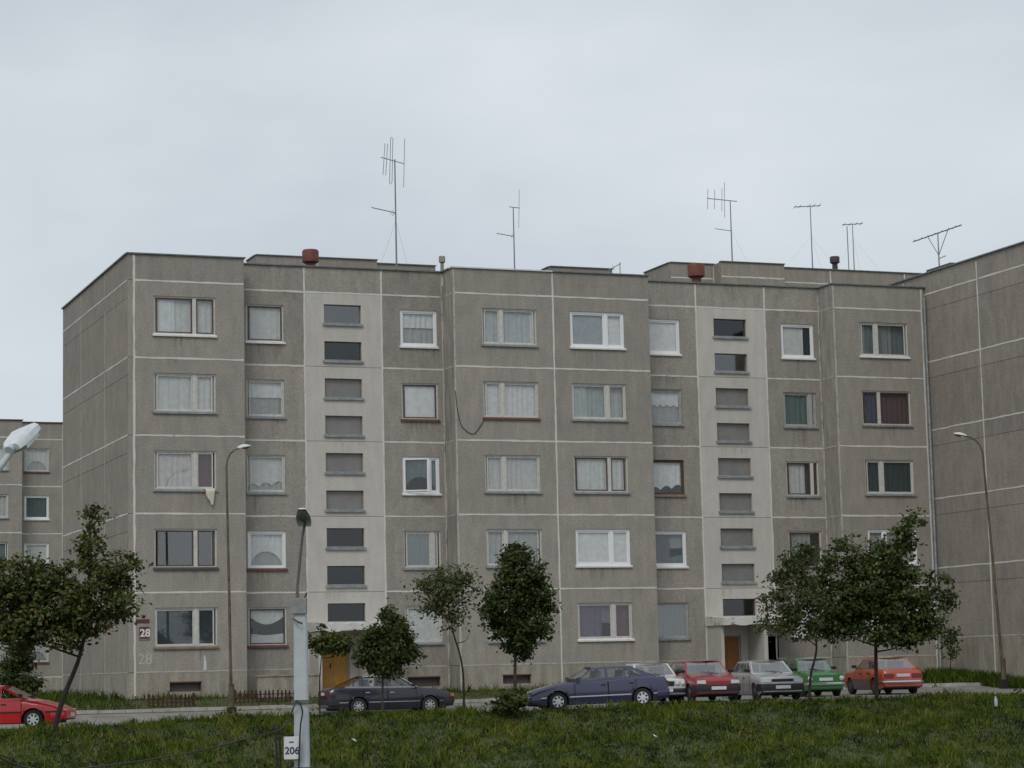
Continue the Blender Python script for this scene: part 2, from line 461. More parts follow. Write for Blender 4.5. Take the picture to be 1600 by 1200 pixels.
def curtain_mesh(w, h, kind, seed):
    """hanging cloth with folds, origin lower-left; lower hem depends on kind"""
    rnd = random.Random(seed); mb = MB(); n = 64
    ph = rnd.uniform(0, 6); fr = rnd.uniform(9, 14)
    def hem(u):
        if kind == 'full': return 0.0
        if kind == 'arc': return h*(0.46*max(0, 1-((u-.5)/.42)**2)**0.5)
        if kind == 'swag': return h*(.80-.24*math.sin(math.pi*u))
        if kind == 'half': return h*0.52
        if kind == 'zig': return h*(0.50 + 0.07*abs(((u*5) % 1)*2-1))
        if kind == 'scallop': return h*(0.12 + 0.12*(u*2-1)**2*0 + 0.10*abs(math.sin(u*math.pi*3)) + 0.1*u)
        return 0.0
    rows = 6
    for i in range(n+1):
        u = i/n; lo = hem(u)
        for j in range(rows+1):
            t = j/rows; hi = h*(.30+.02*math.cos(u*math.pi*2)) if kind == 'low' else h; z = lo + (hi-lo)*t
            amp = 0.012*(1.2-0.6*t)
            y = amp*math.sin(u*w*fr*2+ph+0.6*math.sin(u*7+ph)) + 0.008*math.sin(u*w*31+ph)
            mb.v.append((u*w, y, z))
    for i in range(n):
        for j in range(rows):
            a = i*(rows+1)+j; mb.f.append((a, a+rows+1, a+rows+2, a+1))
    return mb

WIN_N = [0]
def window(parent, x0, x1, z0, z1, y, spec, bz=None):
    """spec: dict(frame, sill, split, curtains=[(u0,u1,kind,colour)], glass, open)"""
    WIN_N[0] += 1; seed = WIN_N[0]*13+5; rnd = random.Random(seed)
    w, h = x1-x0, z1-z0
    fm = spec.get('frame', 'wood_white'); fwid = 0.085 if fm == 'pvc' else 0.06
    split = spec.get('split')
    mb = MB(); bars(mb, 0, w, 0, h, fwid, 0.05, 0.13)
    lights = [(fwid, w-fwid)]
    if split:
        mw = 0.13 if fm == 'pvc' else 0.15
        sx = w*split
        mb.box(sx-mw/2, sx+mw/2, 0.045, 0.125, fwid, h-fwid)
        lights = [(fwid, sx-mw/2), (sx+mw/2, w-fwid)]
    o = part('window', mb, M[fm], parent, loc=(x0, y, z0+BZ))
    sm = spec.get('sash', 'wood_brown' if fm == 'wood_brown' else fm)
    for i, (a, b) in enumerate(lights):
        sw = 0.05
        if spec.get('open') == i:
            # casement swung outwards
            s = MB(); bars(s, 0, b-a, 0, h-2*fwid, sw, -0.02, 0.02)
            so = part('sash', s, M[sm], o, loc=(a, 0.05, fwid), rz=math.radians(-24))
            part('pane', MB().box(sw, b-a-sw, -0.003, 0.003, sw, h-2*fwid-sw), M[spec.get('glass', 'glass')], so)
            continue
        if fm.startswith('wood') and rnd.random() < .6:
            if i == 0: a += .055
            else: b -= .055
        s = MB(); bars(s, a+.004, b-.004, fwid+.004, h-fwid-.004, sw, 0.075, 0.115)
        part('sash', s, M[sm], o)
        part('pane', MB().box(a+sw, b-sw, 0.093, 0.098, fwid+sw, h-fwid-sw), M[spec.get('glass', 'glass')], o)
    sl = MB(); t = 0.05
    sl.add([(-.05,-.075,-.085),(w+.05,-.075,-.085),(w+.05,.049,-.03),(-.05,.049,-.03),
            (-.05,-.075,-.02),(w+.05,-.075,-.02),(w+.05,.049,.03),(-.05,.049,.03)],
            [(0,3,2,1),(4,5,6,7),(0,1,5,4),(1,2,6,5),(2,3,7,6),(3,0,4,7)])
    part('sill', sl, M[spec.get('sill', 'sill_zinc')], o)
    for q, (u0_, u1_, kind, c) in enumerate(spec.get('curtains', [])):
        ww = (u1_-u0_)*w
        yy = 0.165 + 0.045*q
        if kind == 'blind':
            c_ = part('blind', MB().box(0, ww, 0, 0.012, 0, h), cmat(c), o, loc=(u0_*w, 0.14+.03*q, 0))
        elif kind == 'vblind':
            vb = MB(); n = max(3, int(ww/0.10))
            for i in range(n):
                xx = ww*i/n
                vb.add([(xx, 0.03, 0), (xx+.085, 0, 0), (xx+.085, 0, h), (xx, 0.03, h)], [(0,1,2,3)])
            part('blind', vb, cmat(c), o, loc=(u0_*w, 0.14, 0), fix=False)
        elif kind == 'hblind':
            vb = MB(); n = int(h/0.055)
            for i in range(n):
                zz = h*i/n
                vb.add([(0, 0.03, zz), (ww, 0.03, zz), (ww, 0, zz+.045), (0, 0, zz+.045)], [(0,1,2,3)])
            part('blind', vb, cmat(c), o, loc=(u0_*w, 0.14, 0), fix=False)
        else:
            part('curtain', curtain_mesh(ww, h, kind, seed+q), cmat(c), o, loc=(u0_*w, yy, 0), smooth=False, fix=False)  # in one recess window these cloths carry a painted tree reflection
    return o

def stair_window(parent, x0, x1, z0, z1, y, kind):
    w, h = x1-x0, z1-z0
    mb = bars(MB(), 0, w, 0, h, 0.035, 0.12, 0.17)
    o = part('stair_window', mb, M['sill_brown' if kind != 'dark' else 'wood_brown'], parent, loc=(x0, y, z0+BZ))
    gm = {'grey_refl': 'glass_grey_reflection', 'dark': 'glass_dark', 'refl': 'glass_refl'}[kind]
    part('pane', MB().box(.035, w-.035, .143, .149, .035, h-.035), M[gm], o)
    sl = MB().add([(-.06,-.08,-.10),(w+.06,-.08,-.10),(w+.06,.12,-.04),(-.06,.12,-.04),
            (-.06,-.08,-.02),(w+.06,-.08,-.02),(w+.06,.12,.05),(-.06,.12,.05)],
            [(0,3,2,1),(4,5,6,7),(0,1,5,4),(1,2,6,5),(2,3,7,6),(3,0,4,7)])
    part('sill', sl, M['sill_zinc'], o)
    return o

PALE = (0.86, 0.87, 0.86); WHT = (0.93, 0.94, 0.93); SHEER = (0.74, 0.74, 0.72); GREY = (0.47, 0.475, 0.465)
TEAL = (0.16, 0.22, 0.22); PURP = (0.17, 0.055, 0.08); BLUE = (0.20, 0.27, 0.30); GREEN = (0.17, 0.25, 0.22); DTEAL = (0.05, 0.09, 0.10)
MAUVE = (0.15, 0.13, 0.19); ROSE = (0.72, 0.66, 0.64)
def full(c): return [(0, 1, 'full', c)]
LWIDE, RWIDE = 0.66, 0.35
SPEC = {
 ('A',5): dict(sash='wood_brown', sill='sill_white', split=LWIDE, curtains=[(0,.35,'full',PALE),(.33,1,'full',SHEER)]),
 ('A',4): dict(sill='sill_zinc', split=LWIDE, curtains=full(SHEER)),
 ('A',3): dict(sill='sill_zinc', split=LWIDE, curtains=[(0,.64,'full',ROSE),(.68,1,'full',PURP)]),
 ('A',2): dict(sill='sill_dark', split=LWIDE, sash='wood_brown', glass='glass_refl', curtains=[(.92,1,'full',GREY)]),
 ('A',1): dict(sill='sill_brown', split=LWIDE, curtains=[(0,1,'hblind',BLUE)]),
 ('r1',5): dict(sash='wood_brown', sill='sill_white', curtains=full(SHEER)),
 ('r1',4): dict(sill='sill_zinc', curtains=[(0,1,'half',PALE),(0,1,'full',GREY)]),
 ('r1',3): dict(sill='sill_zinc', curtains=[(0,1,'scallop',SHEER),(0,1,'low',GREY)]),
 ('r1',2): dict(frame='pvc', sill='sill_red', curtains=[(0,1,'arc',PALE),(0,1,'full',GREY)]),
 ('r1',1): dict(sill='sill_red', sash='wood_brown', curtains=[(0,1,'swag',SHEER),(0,1,'low',SHEER)]),
 ('r2',5): dict(frame='pvc', sill='sill_white', curtains=[(0,1,'half',PALE),(0,1,'full',GREY)]),
 ('r2',4): dict(sash='wood_brown', sill='sill_red', curtains=[(0,1,'blind',WHT)]),
 ('r2',3): dict(frame='pvc', sill='sill_white', open=0, split=.72, curtains=[(0,1,'arc',TEAL)]),
 ('r2',2): dict(sill='sill_zinc', split=.78, curtains=[(0,.8,'full',GREEN)], glass='glass_refl'),
 ('r2',1): dict(sill='sill_zinc', curtains=[(0,1,'blind',WHT)]),
 ('Ma',5): dict(sill='sill_zinc', split=RWIDE, curtains=[(0,.9,'full',(.56,.61,.62)),(.88,1,'blind',WHT)]),
 ('Ma',4): dict(sill='sill_red', split=RWIDE, curtains=full((.84,.85,.84))),
 ('Ma',3): dict(sill='sill_zinc', split=RWIDE, curtains=full((.68,.66,.65))),
 ('Ma',2): dict(sill='sill_zinc', split=RWIDE, curtains=full(GREY)),
 ('Ma',1): dict(sill='sill_zinc', split=RWIDE, curtains=full(WHT)),
 ('Mb',5): dict(frame='pvc', sill='sill_white', split=LWIDE, curtains=[(0,.6,'blind',(.46,.50,.54)),(.6,1,'blind',WHT)]),
 ('Mb',4): dict(sill='sill_zinc', split=LWIDE, curtains=[(0,.3,'full',(.52,.58,.55)),(.28,.62,'full',(.42,.49,.47)),(.6,1,'full',(.54,.55,.54))]),
 ('Mb',3): dict(sash='wood_brown', sill='sill_zinc', split=LWIDE, curtains=full(SHEER)),
 ('Mb',2): dict(frame='pvc', sill='sill_white', split=LWIDE, curtains=[(0,1,'blind',(.90,.91,.90))]),
 ('Mb',1): dict(sill='sill_white', split=LWIDE, curtains=[(0,.46,'full',MAUVE),(.66,1,'full',PURP),(0,1,'arc',(.22,.21,.27))]),
 ('r3',5): dict(frame='pvc', sill='sill_white', curtains=[(0,1,'blind',WHT)]),
 ('r3',4): dict(sill='sill_zinc', frame='wood_grey', curtains=[(0,1,'zig',PALE),(0,1,'full',GREY)]),
 ('r3',3): dict(sash='wood_brown', frame='wood_brown', sill='sill_brown', curtains=[(0,1,'scallop',PALE)]),
 ('r3',2): dict(frame='pvc', sill='sill_white', curtains=[(0,.55,'full',(.12,.15,.16)),(.5,1,'half',(.30,.33,.35)),(0,1,'low',(.10,.22,.24))]),  # tree reflection in this pane painted as dark cloth colours
 ('r3',1): dict(frame='wood_grey', sill='sill_zinc', glass='glass_refl', curtains=[(0,1,'full',(.14,.18,.17))]),
 ('r4',5): dict(frame='pvc', sill='sill_white', curtains=[(0,.72,'vblind',PALE),(.72,1,'blind',(.03,.05,.07))]),
 ('r4',4): dict(frame='wood_grey', sill='sill_zinc', split=.82, curtains=[(0,.8,'full',(.15,.24,.23))]),
 ('r4',3): dict(sash='wood_brown', sill='sill_zinc', split=.8, curtains=[(0,.62,'full',SHEER),(.62,.8,'full',DTEAL)]),
 ('r4',2): dict(sash='wood_brown', sill='sill_zinc', glass='glass_refl', curtains=[(0,.7,'full',SHEER)]),
 ('r4',1): dict(frame='pvc', sill='sill_white', curtains=[(0,1,'blind',WHT)]),
 ('C',5): dict(sill='sill_white', split=RWIDE, curtains=[(0,.14,'full',(.34,.38,.40)),(.1,.5,'full',(.20,.25,.27)),(.46,.7,'full',(.30,.34,.36)),(.68,1,'full',(.17,.22,.24))]),
 ('C',4): dict(sash='wood_brown', sill='sill_zinc', split=RWIDE, curtains=[(0,.34,'full',(.10,.12,.20)),(.34,1,'full',(.16,.09,.11))]),
 ('C',3): dict(sill='sill_zinc', split=RWIDE, curtains=[(0,1,'full',DTEAL)]),
 ('C',2): dict(frame='pvc', sill='sill_white', split=RWIDE, curtains=full(GREY)),
 ('C',1): dict(frame='pvc', sill='sill_white', split=RWIDE, curtains=full(WHT)),
}
WX = {'A': (.76, 3.20), 'r1': (4.72, 6.27), 'r2': (11.15, 12.73), 'Ma': (14.25, 16.65), 'Mb': (18.13, 20.56),
      'r3': (22.10, 23.67), 'r4': (28.51, 30.10), 'C': (31.69, 34.10)}
WZ = (0.93, 2.42)
SEG = [('A',-.24,4.35,0),('r1',4.35,7.12,D),('s1',7.12,10.36,D),('r2',10.36,13.01,D),('Ma',13.01,17.38,0),('Mb',17.38,21.71,0),
       ('r3',21.71,24.46,D),('s2',24.46,27.74,D),('r4',27.74,30.41,D),('C',30.41,35.0,0)]
VENT = {'A': (1.33,2.56,-.76,-.42), 'r2': (11.22,12.60,-.80,-.44), 'Ma': (14.83,16.04,-.77,-.44)}

blk = thing('apartment_block', (0, 0, -BZ), 'five-storey grey concrete panel apartment block with two pale stairwell bays and white joints', 'building')
for key, x0, x1, y in SEG:
    stair = key[0] == 's'
    # plinth
    hol = []
    if key in VENT: hol = [VENT[key]]
    if stair:
        dx = (7.46, 8.82) if key == 's1' else (24.80, 26.06)
        panel(blk, x0, x1, -1.0, 3.0, y, [(dx[0], dx[1], -.94, 1.02), (dx[0]+2.1, dx[0]+3.05 if key == 's2' else dx[0]+2.75, -.94, .95), (x0+.82, x0+2.38, 1.80, 2.55)], 'plaster')
    else:
        panel(blk, x0, x1, -1.0, 0.0, y, hol, 'plinth', 'plinth_panel')
    for k in range(5):
        if stair:
            if k == 0: continue
            z = 3*k
            panel(blk, x0, x1, z, z+3, y, [(x0+.82, x0+2.38, z+.26, z+1.03), (x0+.82, x0+2.38, z+1.76, z+2.53)], 'plaster')
        else:
            a, b = WX[key]
            panel(blk, x0, x1, 3*k, 3*k+3, y, [(a, b, 3*k+WZ[0], 3*k+WZ[1])])
    panel(blk, x0, x1, 15.0, 16.02, y, (), 'panel', 'parapet_panel')
# returns of the projecting bays
for X, face in ((13.01,'-x'), (30.41,'-x'), (4.35,'x'), (21.71,'x')):
    for z0, z1 in [(-1,0)] + [(3*k,3*k+3) for k in range(5)] + [(15,16.02)]:
        panel(blk, 0.0, D, z0, z1, X, (), 'corner' if face == '-x' else 'panel', 'return_panel', face)
# gable at the left: three panels per storey, each storey split by a fine joint under the floor line
for ya, yb in ((0.0,4.55),(4.55,9.65),(9.65,14.0)):
    for z0, z1 in [(-1,0)] + [q for k in range(5) for q in ((3*k,3*k+2.32),(3*k+2.32,3*k+3))] + [(15,16.02)]:
        panel(blk, ya, yb, z0, z1, -.24, (), 'panel_end' if z0 >= 0 else 'plinth', 'gable_panel', '-x')
# back and the inside
part('rear_wall', MB().box(-.23, 34.99, 13.7, 14.0, 0, 17.0), M['panel'], blk)
part('end_wall', MB().box(34.7, 34.99, 0.3, 13.7, 0, 17.0), M['panel'], blk)
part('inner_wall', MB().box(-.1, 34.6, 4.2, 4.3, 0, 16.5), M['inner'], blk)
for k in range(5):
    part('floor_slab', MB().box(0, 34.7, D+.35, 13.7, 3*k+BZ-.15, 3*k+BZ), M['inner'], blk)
part('roof', MB().box(0.05, 34.7, D+.25, 13.7, 16.35, 16.5), M['roof'], blk)
for a, b, y1 in ((-.2,4.35,0), (13.01,21.71,0), (30.41,34.9,0)):
    part('roof', MB().box(a+.15, b-.15, .25, D+.3, 16.3, 16.45), M['roof'], blk)
# joints
for key, x0, x1, y in SEG:
    stair = key[0] == 's'
    xa = 0.0 if key == 'A' else x0
    xb = 34.84 if key == 'C' else x1
    for k in range(0, 6):
        if stair and k not in (5,):
            continue
        joint(blk, (xa+.02, 3*k), (xb-.02, 3*k), y, w=0.05 if k == 0 else 0.068, m='joint_worn' if k == 0 else 'joint')
for X, y, m in ((0.0,0,'joint'),(7.12,D,'joint'),(10.36,D,'joint'),(17.38,0,'joint'),(24.46,D,'joint'),(27.74,D,'joint'),(34.84,0,'joint'),
             (12.97,D,'joint_worn'),(30.37,D,'joint_worn'),(13.06,0,'joint_worn'),(30.47,0,'joint_worn')):
    joint(blk, (X, -1.0 if X not in (7.12,10.36,24.46,27.74) else 0), (X, 15.98), y, w=0.085 if X == 0 else 0.07, m=m, proud=0.011)
for X in (13.01, 30.41):
    for k in range(1, 6): joint(blk, (.02, 3*k), (D-.02, 3*k), X, face='-x', m='joint_worn')
for k in range(1, 6): joint(blk, (0.0, 3*k), (13.98, 3*k), -.24, face='-x', w=.06)
joint(blk, (0.0, 0), (13.98, 0), -.24, face='-x', w=.04, m='joint_worn')
for Y in (4.55, 9.65): joint(blk, (Y, -1), (Y, 15.98), -.24, face='-x', w=.05, m='joint_worn', proud=.011)
# windows
for (key, fl), sp in SPEC.items():
    a, b = WX[key]; y = 0 if key in ('A','Ma','Mb','C') else D
    window(blk, a, b, 3*(fl-1)+WZ[0], 3*(fl-1)+WZ[1], y, sp)
ST1 = ['dark','dark','dark','grey_refl','grey_refl','grey_refl','grey_refl','dark','refl']
ST2 = ['dark','grey_refl','grey_refl','grey_refl','grey_refl','grey_refl','grey_refl','refl','dark']
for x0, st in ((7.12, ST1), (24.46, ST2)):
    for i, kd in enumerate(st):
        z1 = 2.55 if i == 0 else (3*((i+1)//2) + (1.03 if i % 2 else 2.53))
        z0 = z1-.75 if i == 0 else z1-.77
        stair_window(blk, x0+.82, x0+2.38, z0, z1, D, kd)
# rain-washed dirt below some sills and down some panels
def stain_mat(name, c, dens):
    m = mat(name, c, 0.95); t = m.node_tree; b = t.nodes['Principled BSDF']; nd = t.nodes.new; lk = t.links.new
    tc_ = nd('ShaderNodeTexCoord'); sp_ = nd('ShaderNodeSeparateXYZ'); lk(tc_.outputs['Generated'], sp_.inputs[0])
    g_ = nd('ShaderNodeNewGeometry'); mp_ = nd('ShaderNodeMapping'); mp_.inputs['Scale'].default_value = (9, 9, .7); lk(g_.outputs['Position'], mp_.inputs['Vector'])
    n_ = nd('ShaderNodeTexNoise'); n_.inputs['Scale'].default_value = 1.0; n_.inputs['Detail'].default_value = 4; lk(mp_.outputs[0], n_.inputs['Vector'])
    r_ = nd('ShaderNodeMapRange'); r_.inputs['From Min'].default_value = .45; r_.inputs['From Max'].default_value = .75; lk(n_.outputs['Fac'], r_.inputs['Value'])
    m1 = nd('ShaderNodeMath'); m1.operation = 'MULTIPLY'; lk(r_.outputs[0], m1.inputs[0]); lk(sp_.outputs['Z'], m1.inputs[1])
    x1 = nd('ShaderNodeMath'); x1.operation = 'PINGPONG'; x1.inputs[1].default_value = .5; lk(sp_.outputs['X'], x1.inputs[0])
    x2 = nd('ShaderNodeMath'); x2.operation = 'MULTIPLY'; x2.inputs[1].default_value = 6.0; x2.use_clamp = True; lk(x1.outputs[0], x2.inputs[0])
    m2 = nd('ShaderNodeMath'); m2.operation = 'MULTIPLY'; lk(m1.outputs[0], m2.inputs[0]); lk(x2.outputs[0], m2.inputs[1])
    m3 = nd('ShaderNodeMath'); m3.operation = 'MULTIPLY'; m3.inputs[1].default_value = dens; m3.use_clamp = True; lk(m2.outputs[0], m3.inputs[0])
    lk(m3.outputs[0], b.inputs['Alpha'])
    return m
M['stain'] = stain_mat('rain_dirt', (.12, .112, .098), .27)
M['rust_stain'] = stain_mat('rust_run', (.16, .10, .06), .30)
rs = random.Random(17)
for (key, fl) in SPEC:
    a, b = WX[key]; y = 0 if key in ('A','Ma','Mb','C') else D; z1 = 3*(fl-1)+WZ[0]-.09
    for q in range(rs.choice((1, 1, 2))):
        ww = rs.uniform(.35, 1.3); xx = rs.uniform(a-.15, b+.15-ww); hh = rs.uniform(.45, .95) if fl > 1 else rs.uniform(.4, .75)
        part('rain_stain', MB().add([(xx, y-.004-.001*q, z1-hh+BZ), (xx+ww, y-.004-.001*q, z1-hh+BZ), (xx+ww, y-.004-.001*q, z1+BZ), (xx, y-.004-.001*q, z1+BZ)], [(0,1,2,3)]), M['rust_stain' if rs.random() < .2 else 'stain'], blk, fix=False)
for key, x0, x1, y in SEG:
    for q in range(3):
        ww = rs.uniform(.5, 1.6); xx = rs.uniform(x0+.1, x1-.1-ww); z1 = 16.0 if q == 0 else rs.choice((3, 6, 9, 12, 15))-.04; hh = rs.uniform(.35, .52) if q else rs.uniform(.5, .9)
        part('rain_stain', MB().add([(xx, y-.006, z1-hh+BZ), (xx+ww, y-.006, z1-hh+BZ), (xx+ww, y-.006, z1+BZ), (xx, y-.006, z1+BZ)], [(0,1,2,3)]), M['stain'], blk, fix=False)
# coping along the roof edge, bay by bay
for key, x0, x1, y in SEG:
    cm = 'coping_white' if key == 'Ma' else 'coping'
    xa = x0-.06 if key in ('A','Ma','C') else x0
    part('coping', MB().box(xa, x1+(.06 if key in ('Mb','A','C') else 0), y-.07, y+.30, 17.02, 17.07), M[cm], blk)
for X, s in ((13.01,-1),(30.41,-1),(4.35,1),(21.71,1)):
    part('coping', MB().box(min(X+s*.066, X-s*.24), max(X+s*.066, X-s*.24), .3, D+.07, 17.02, 17.074), M['coping'], blk)
part('coping', MB().box(-.31, .06, .30, 14.06, 17.02, 17.076), M['coping'], blk)
# basement vents
for key, (a, b, c, d) in VENT.items():
    y = 0 if key != 'r2' else D
    v = part('basement_vent', bars(MB(), a, b, c+BZ, d+BZ, .035, y+.10, y+.16), M['wood_brown'], blk)
    part('grille', MB().box(a+.03, b-.03, y+.20, y+.22, c+BZ+.03, d+BZ-.03), M['inner'], v)
    part('lintel', MB().box(a-.02, b+.02, y-.006, y+.01, d+BZ+.001, d+BZ+.045), M['sill_red'], v)
# entrances
M['door_yellow'] = mat('ochre_door_paint', (0.47, 0.25, 0.045), 0.6, 0.12, 4.0)
M['door_orange'] = mat('orange_brown_door', (0.30, 0.115, 0.03), 0.6, 0.2, 4.0)
M['canopy'] = worn_white('peeling_canopy', (0.62, 0.61, 0.58), (0.22, 0.20, 0.17), 0.55)
M['black'] = mat('black_plastic', (0.015, 0.015, 0.016), 0.5)
for s, dxa, dxb, dm in (('s1', 7.46, 8.82, 'door_yellow'), ('s2', 24.80, 26.06, 'door_orange')):
    d = part('door', MB().box(dxa+.05, dxb-.05, D+.14, D+.19, .07, 1.98), M[dm], blk)
    for a, b in ((dxa+.12, (dxa+dxb)/2-.05), ((dxa+dxb)/2+.05, dxb-.12)):
        for z0, z1 in ((.22, 1.0), (1.12, 1.86)):
            part('door_panel', MB().box(a, b, D+.125, D+.14, z0, z1), M[dm], d)
    part('handle', MB().box((dxa+dxb)/2-.1, (dxa+dxb)/2-.07, D+.08, D+.139, 1.0, 1.2), M['black'], d)
    hx = dxa+2.1; hx1 = dxa+3.05 if s == 's2' else dxa+2.75
    part('door', MB().box(hx+.03, hx1-.03, D+.24, D+.27, .07, 1.93), M['wood_brown'], blk)
    part('door_frame', bars(MB(), dxa, dxb, .06, 2.02, .05, D+.10, D+.18), M['wood_grey'], blk)
    x0 = dxa-.35
    n = 14; cv = MB(); cw = 3.55 if s == 's2' else 3.3
    # canopy slab with a chipped front edge
    pts = []
    for i in range(n+1):
        x = x0+cw*i/n
        pts.append((x, -.45+random.uniform(-.02,.02), 2.42+random.uniform(-.03,.05), 2.74+random.uniform(-.05,.03)))
    for x, y, zb, zt in pts: cv.v += [(x, y, zb), (x, y, zt), (x, D-.002, 2.82), (x, D-.002, 2.42)]
    for i in range(n):
        for j in range(4): cv.f.append((i*4+j, i*4+(j+1) % 4, i*4+4+(j+1) % 4, i*4+4+j))
    cv.f += [(0,1,2,3), (n*4+3, n*4+2, n*4+1, n*4)]
    part('canopy', cv, M['canopy'], blk)
    pxx = dxb+.42
    part('pillar', MB().box(pxx-.09, pxx+.09, -.30, D-.002, 0, 2.42), M['plaster'], blk)
    part('pillar', MB().box(x0+.06, x0+.2, -.1, D-.002, 0, 2.42), M['plaster'], blk)
    part('step', MB().box(x0, x0+cw, -.7, D-.002, -.4, .06), M['kerb'], blk)
    part('step', MB().box(x0+.2, x0+cw-.4, -1.05, -.702, -.5, -.09), M['kerb'], blk)
part('stoop_wall', MB().box(4.6, 7.08, -.62, -.45, -.4, .74), M['plinth'], blk)
part('stoop_wall_cap', MB().box(4.55, 7.09, -.66, -.41, .741, .80), M['corner'], blk)
# downpipe in the corner beside the neighbouring block
dp = MB().tube([(34.93, -.12, 16.6), (34.93, -.12, .35), (34.90, -.32, .15)], .055, 10)
for z in (2, 5, 8, 11, 14): dp.lathe([(.07, z), (.07, z+.08)], 10, (34.93, -.12, 0))
part('downpipe', dp, M['sill_zinc'], blk, smooth=True)
# painted street number left on the wall and a pale plaster smear
nm = text_mesh('28', .58, .002); part('painted_number', nm, mat('faded_number_paint', (.47,.45,.38), .9, .1), blk, loc=(.10, -.006, 1.30), rot=(math.pi/2,0,0))
part('plaster_smear', MB().plate([(2.62,1.03),(2.76,1.03),(2.755,1.3),(2.70,1.62),(2.66,1.55),(2.645,1.25)], [], lambda a,b:(a,-.005,b)), M['coping_white'], blk, fix=False)
part('plaster_patch', MB().plate([(2.72,.33),(3.2,.31),(3.22,.6),(2.95,.66),(2.7,.58)], [], lambda a,b:(a,-.004,b)), M['corner'], blk, fix=False)

# right-hand block: blank gable coming towards the camera, storeys 0.73 m higher
blk2 = thing('apartment_block', (35.05, -14.0, -BZ), 'blank grey gable of a neighbouring panel block at the right edge', 'building')
def off(o, dx, dy): 
    o.location = (o.location[0]+dx, o.location[1]+dy, o.location[2]); return o
R0 = 0.73
for ya, yb in ((-16.0,-10.2),(-10.2,-4.2),(-4.2,1.8),(1.8,7.8)):
    for z0, z1 in [(-1.0,R0)] + [q for k in range(5) for q in ((R0+3*k,R0+3*k+2.3),(R0+3*k+2.3,R0+3*k+3))] + [(R0+15,16.62)]:
        if z1-z0 < .05: continue
        off(panel(blk2, ya, yb, z0, z1, 35.05, (), 'panel_end' if z0 > 0 else 'plinth', 'gable_panel', '-x'), -35.05, 14)
for k in range(0, 6):
    off(joint(blk2, (-16, R0+3*k), (7.8, R0+3*k), 35.05, face='-x', w=.07, m='joint' if k else 'joint_worn'), -35.05, 14)
for Y in (-10.2, -4.2, 1.8):
    off(joint(blk2, (Y, -1), (Y, 16.5), 35.05, face='-x', w=.075, m='joint', proud=.012), -35.05, 14)
part('side_wall', MB().box(0.3, 26, -1.99, -1.7, 0, 17.6), M['panel'], blk2)
part('rear_wall', MB().box(0.3, 26, 21.5, 21.8, 0, 17.6), M['panel'], blk2)
part('roof', MB().box(0.1, 26, -1.9, 21.7, 17.3, 17.5), M['roof'], blk2)
part('coping', MB().box(-.08, .35, -2.06, 21.86, 17.622, 17.68), M['coping'], blk2)
part('roof_hatch', MB().box(.5, 1.6, 12.6, 14.6, 17.5, 17.95), M['roof'], blk2)

# block far left, same series, with its windows
blk3 = thing('apartment_block', (-8.0, 58.8, -BZ), 'distant grey panel block behind the gable at the far left', 'building')
segs3 = [(0,4.4,0,(1.0,3.4)),(4.4,8.78,0,(5.4,7.8)),(8.78,13.15,0,(9.9,12.3)),(13.15,15.9,D,(13.48,15.03)),(15.9,19.2,D,None),(19.2,22,D,(19.9,21.5))]
rr = random.Random(3)
sp3 = [dict(curtains=[(0,1,'arc',SHEER),(0,1,'full',GREY)], sill='sill_red'), dict(frame='pvc', sill='sill_white', curtains=full(TEAL)), dict(frame='pvc', curtains=[(0,1,'blind',PALE)], sill='sill_white'),
       dict(curtains=full(GREY)), dict(curtains=full(SHEER), split=.66), dict(curtains=full(PALE), split=.66), dict(curtains=full(BLUE), split=.66)]
for i, (a, b, y, wn) in enumerate(segs3):
    panel(blk3, a, b, -1, 0, y, (), 'plinth', 'plinth_panel')
    panel(blk3, a, b, 15, 16.05, y, (), 'panel', 'parapet_panel')
    for k in range(5):
        panel(blk3, a, b, 3*k, 3*k+3, y, [(wn[0], wn[1], 3*k+WZ[0], 3*k+WZ[1])] if wn else (), 'panel' if wn else 'plaster')
        if wn and i in (2, 3):
            s_ = sp3[rr.randrange(4)] if i == 3 else sp3[4+rr.randrange(3)]
            if i == 3: s_ = sp3[(0,3,2,1,0)[k]] if k < 4 else sp3[0]
            window(blk3, wn[0], wn[1], 3*k+WZ[0], 3*k+WZ[1], y, s_)
    for k in range(6): joint(blk3, (a, 3*k), (b, 3*k), y, w=.07)
    if i not in (3,): joint(blk3, (a, -1), (a, 16), y, w=.07, proud=.011)
panel(blk3, 0, D, -1, 16.05, 13.15, (), 'panel', 'return_panel', 'x')
part('rear_wall', MB().box(0, 22, 4, 12, 0, 16.9), M['inner'], blk3)
part('coping', MB().box(-.1, 13.2, -.08, D+.3, 17.06, 17.12), M['sill_red'], blk3)
part('coping', MB().box(13.2, 22, D-.08, D+.3, 17.06, 17.119), M['sill_red'], blk3)

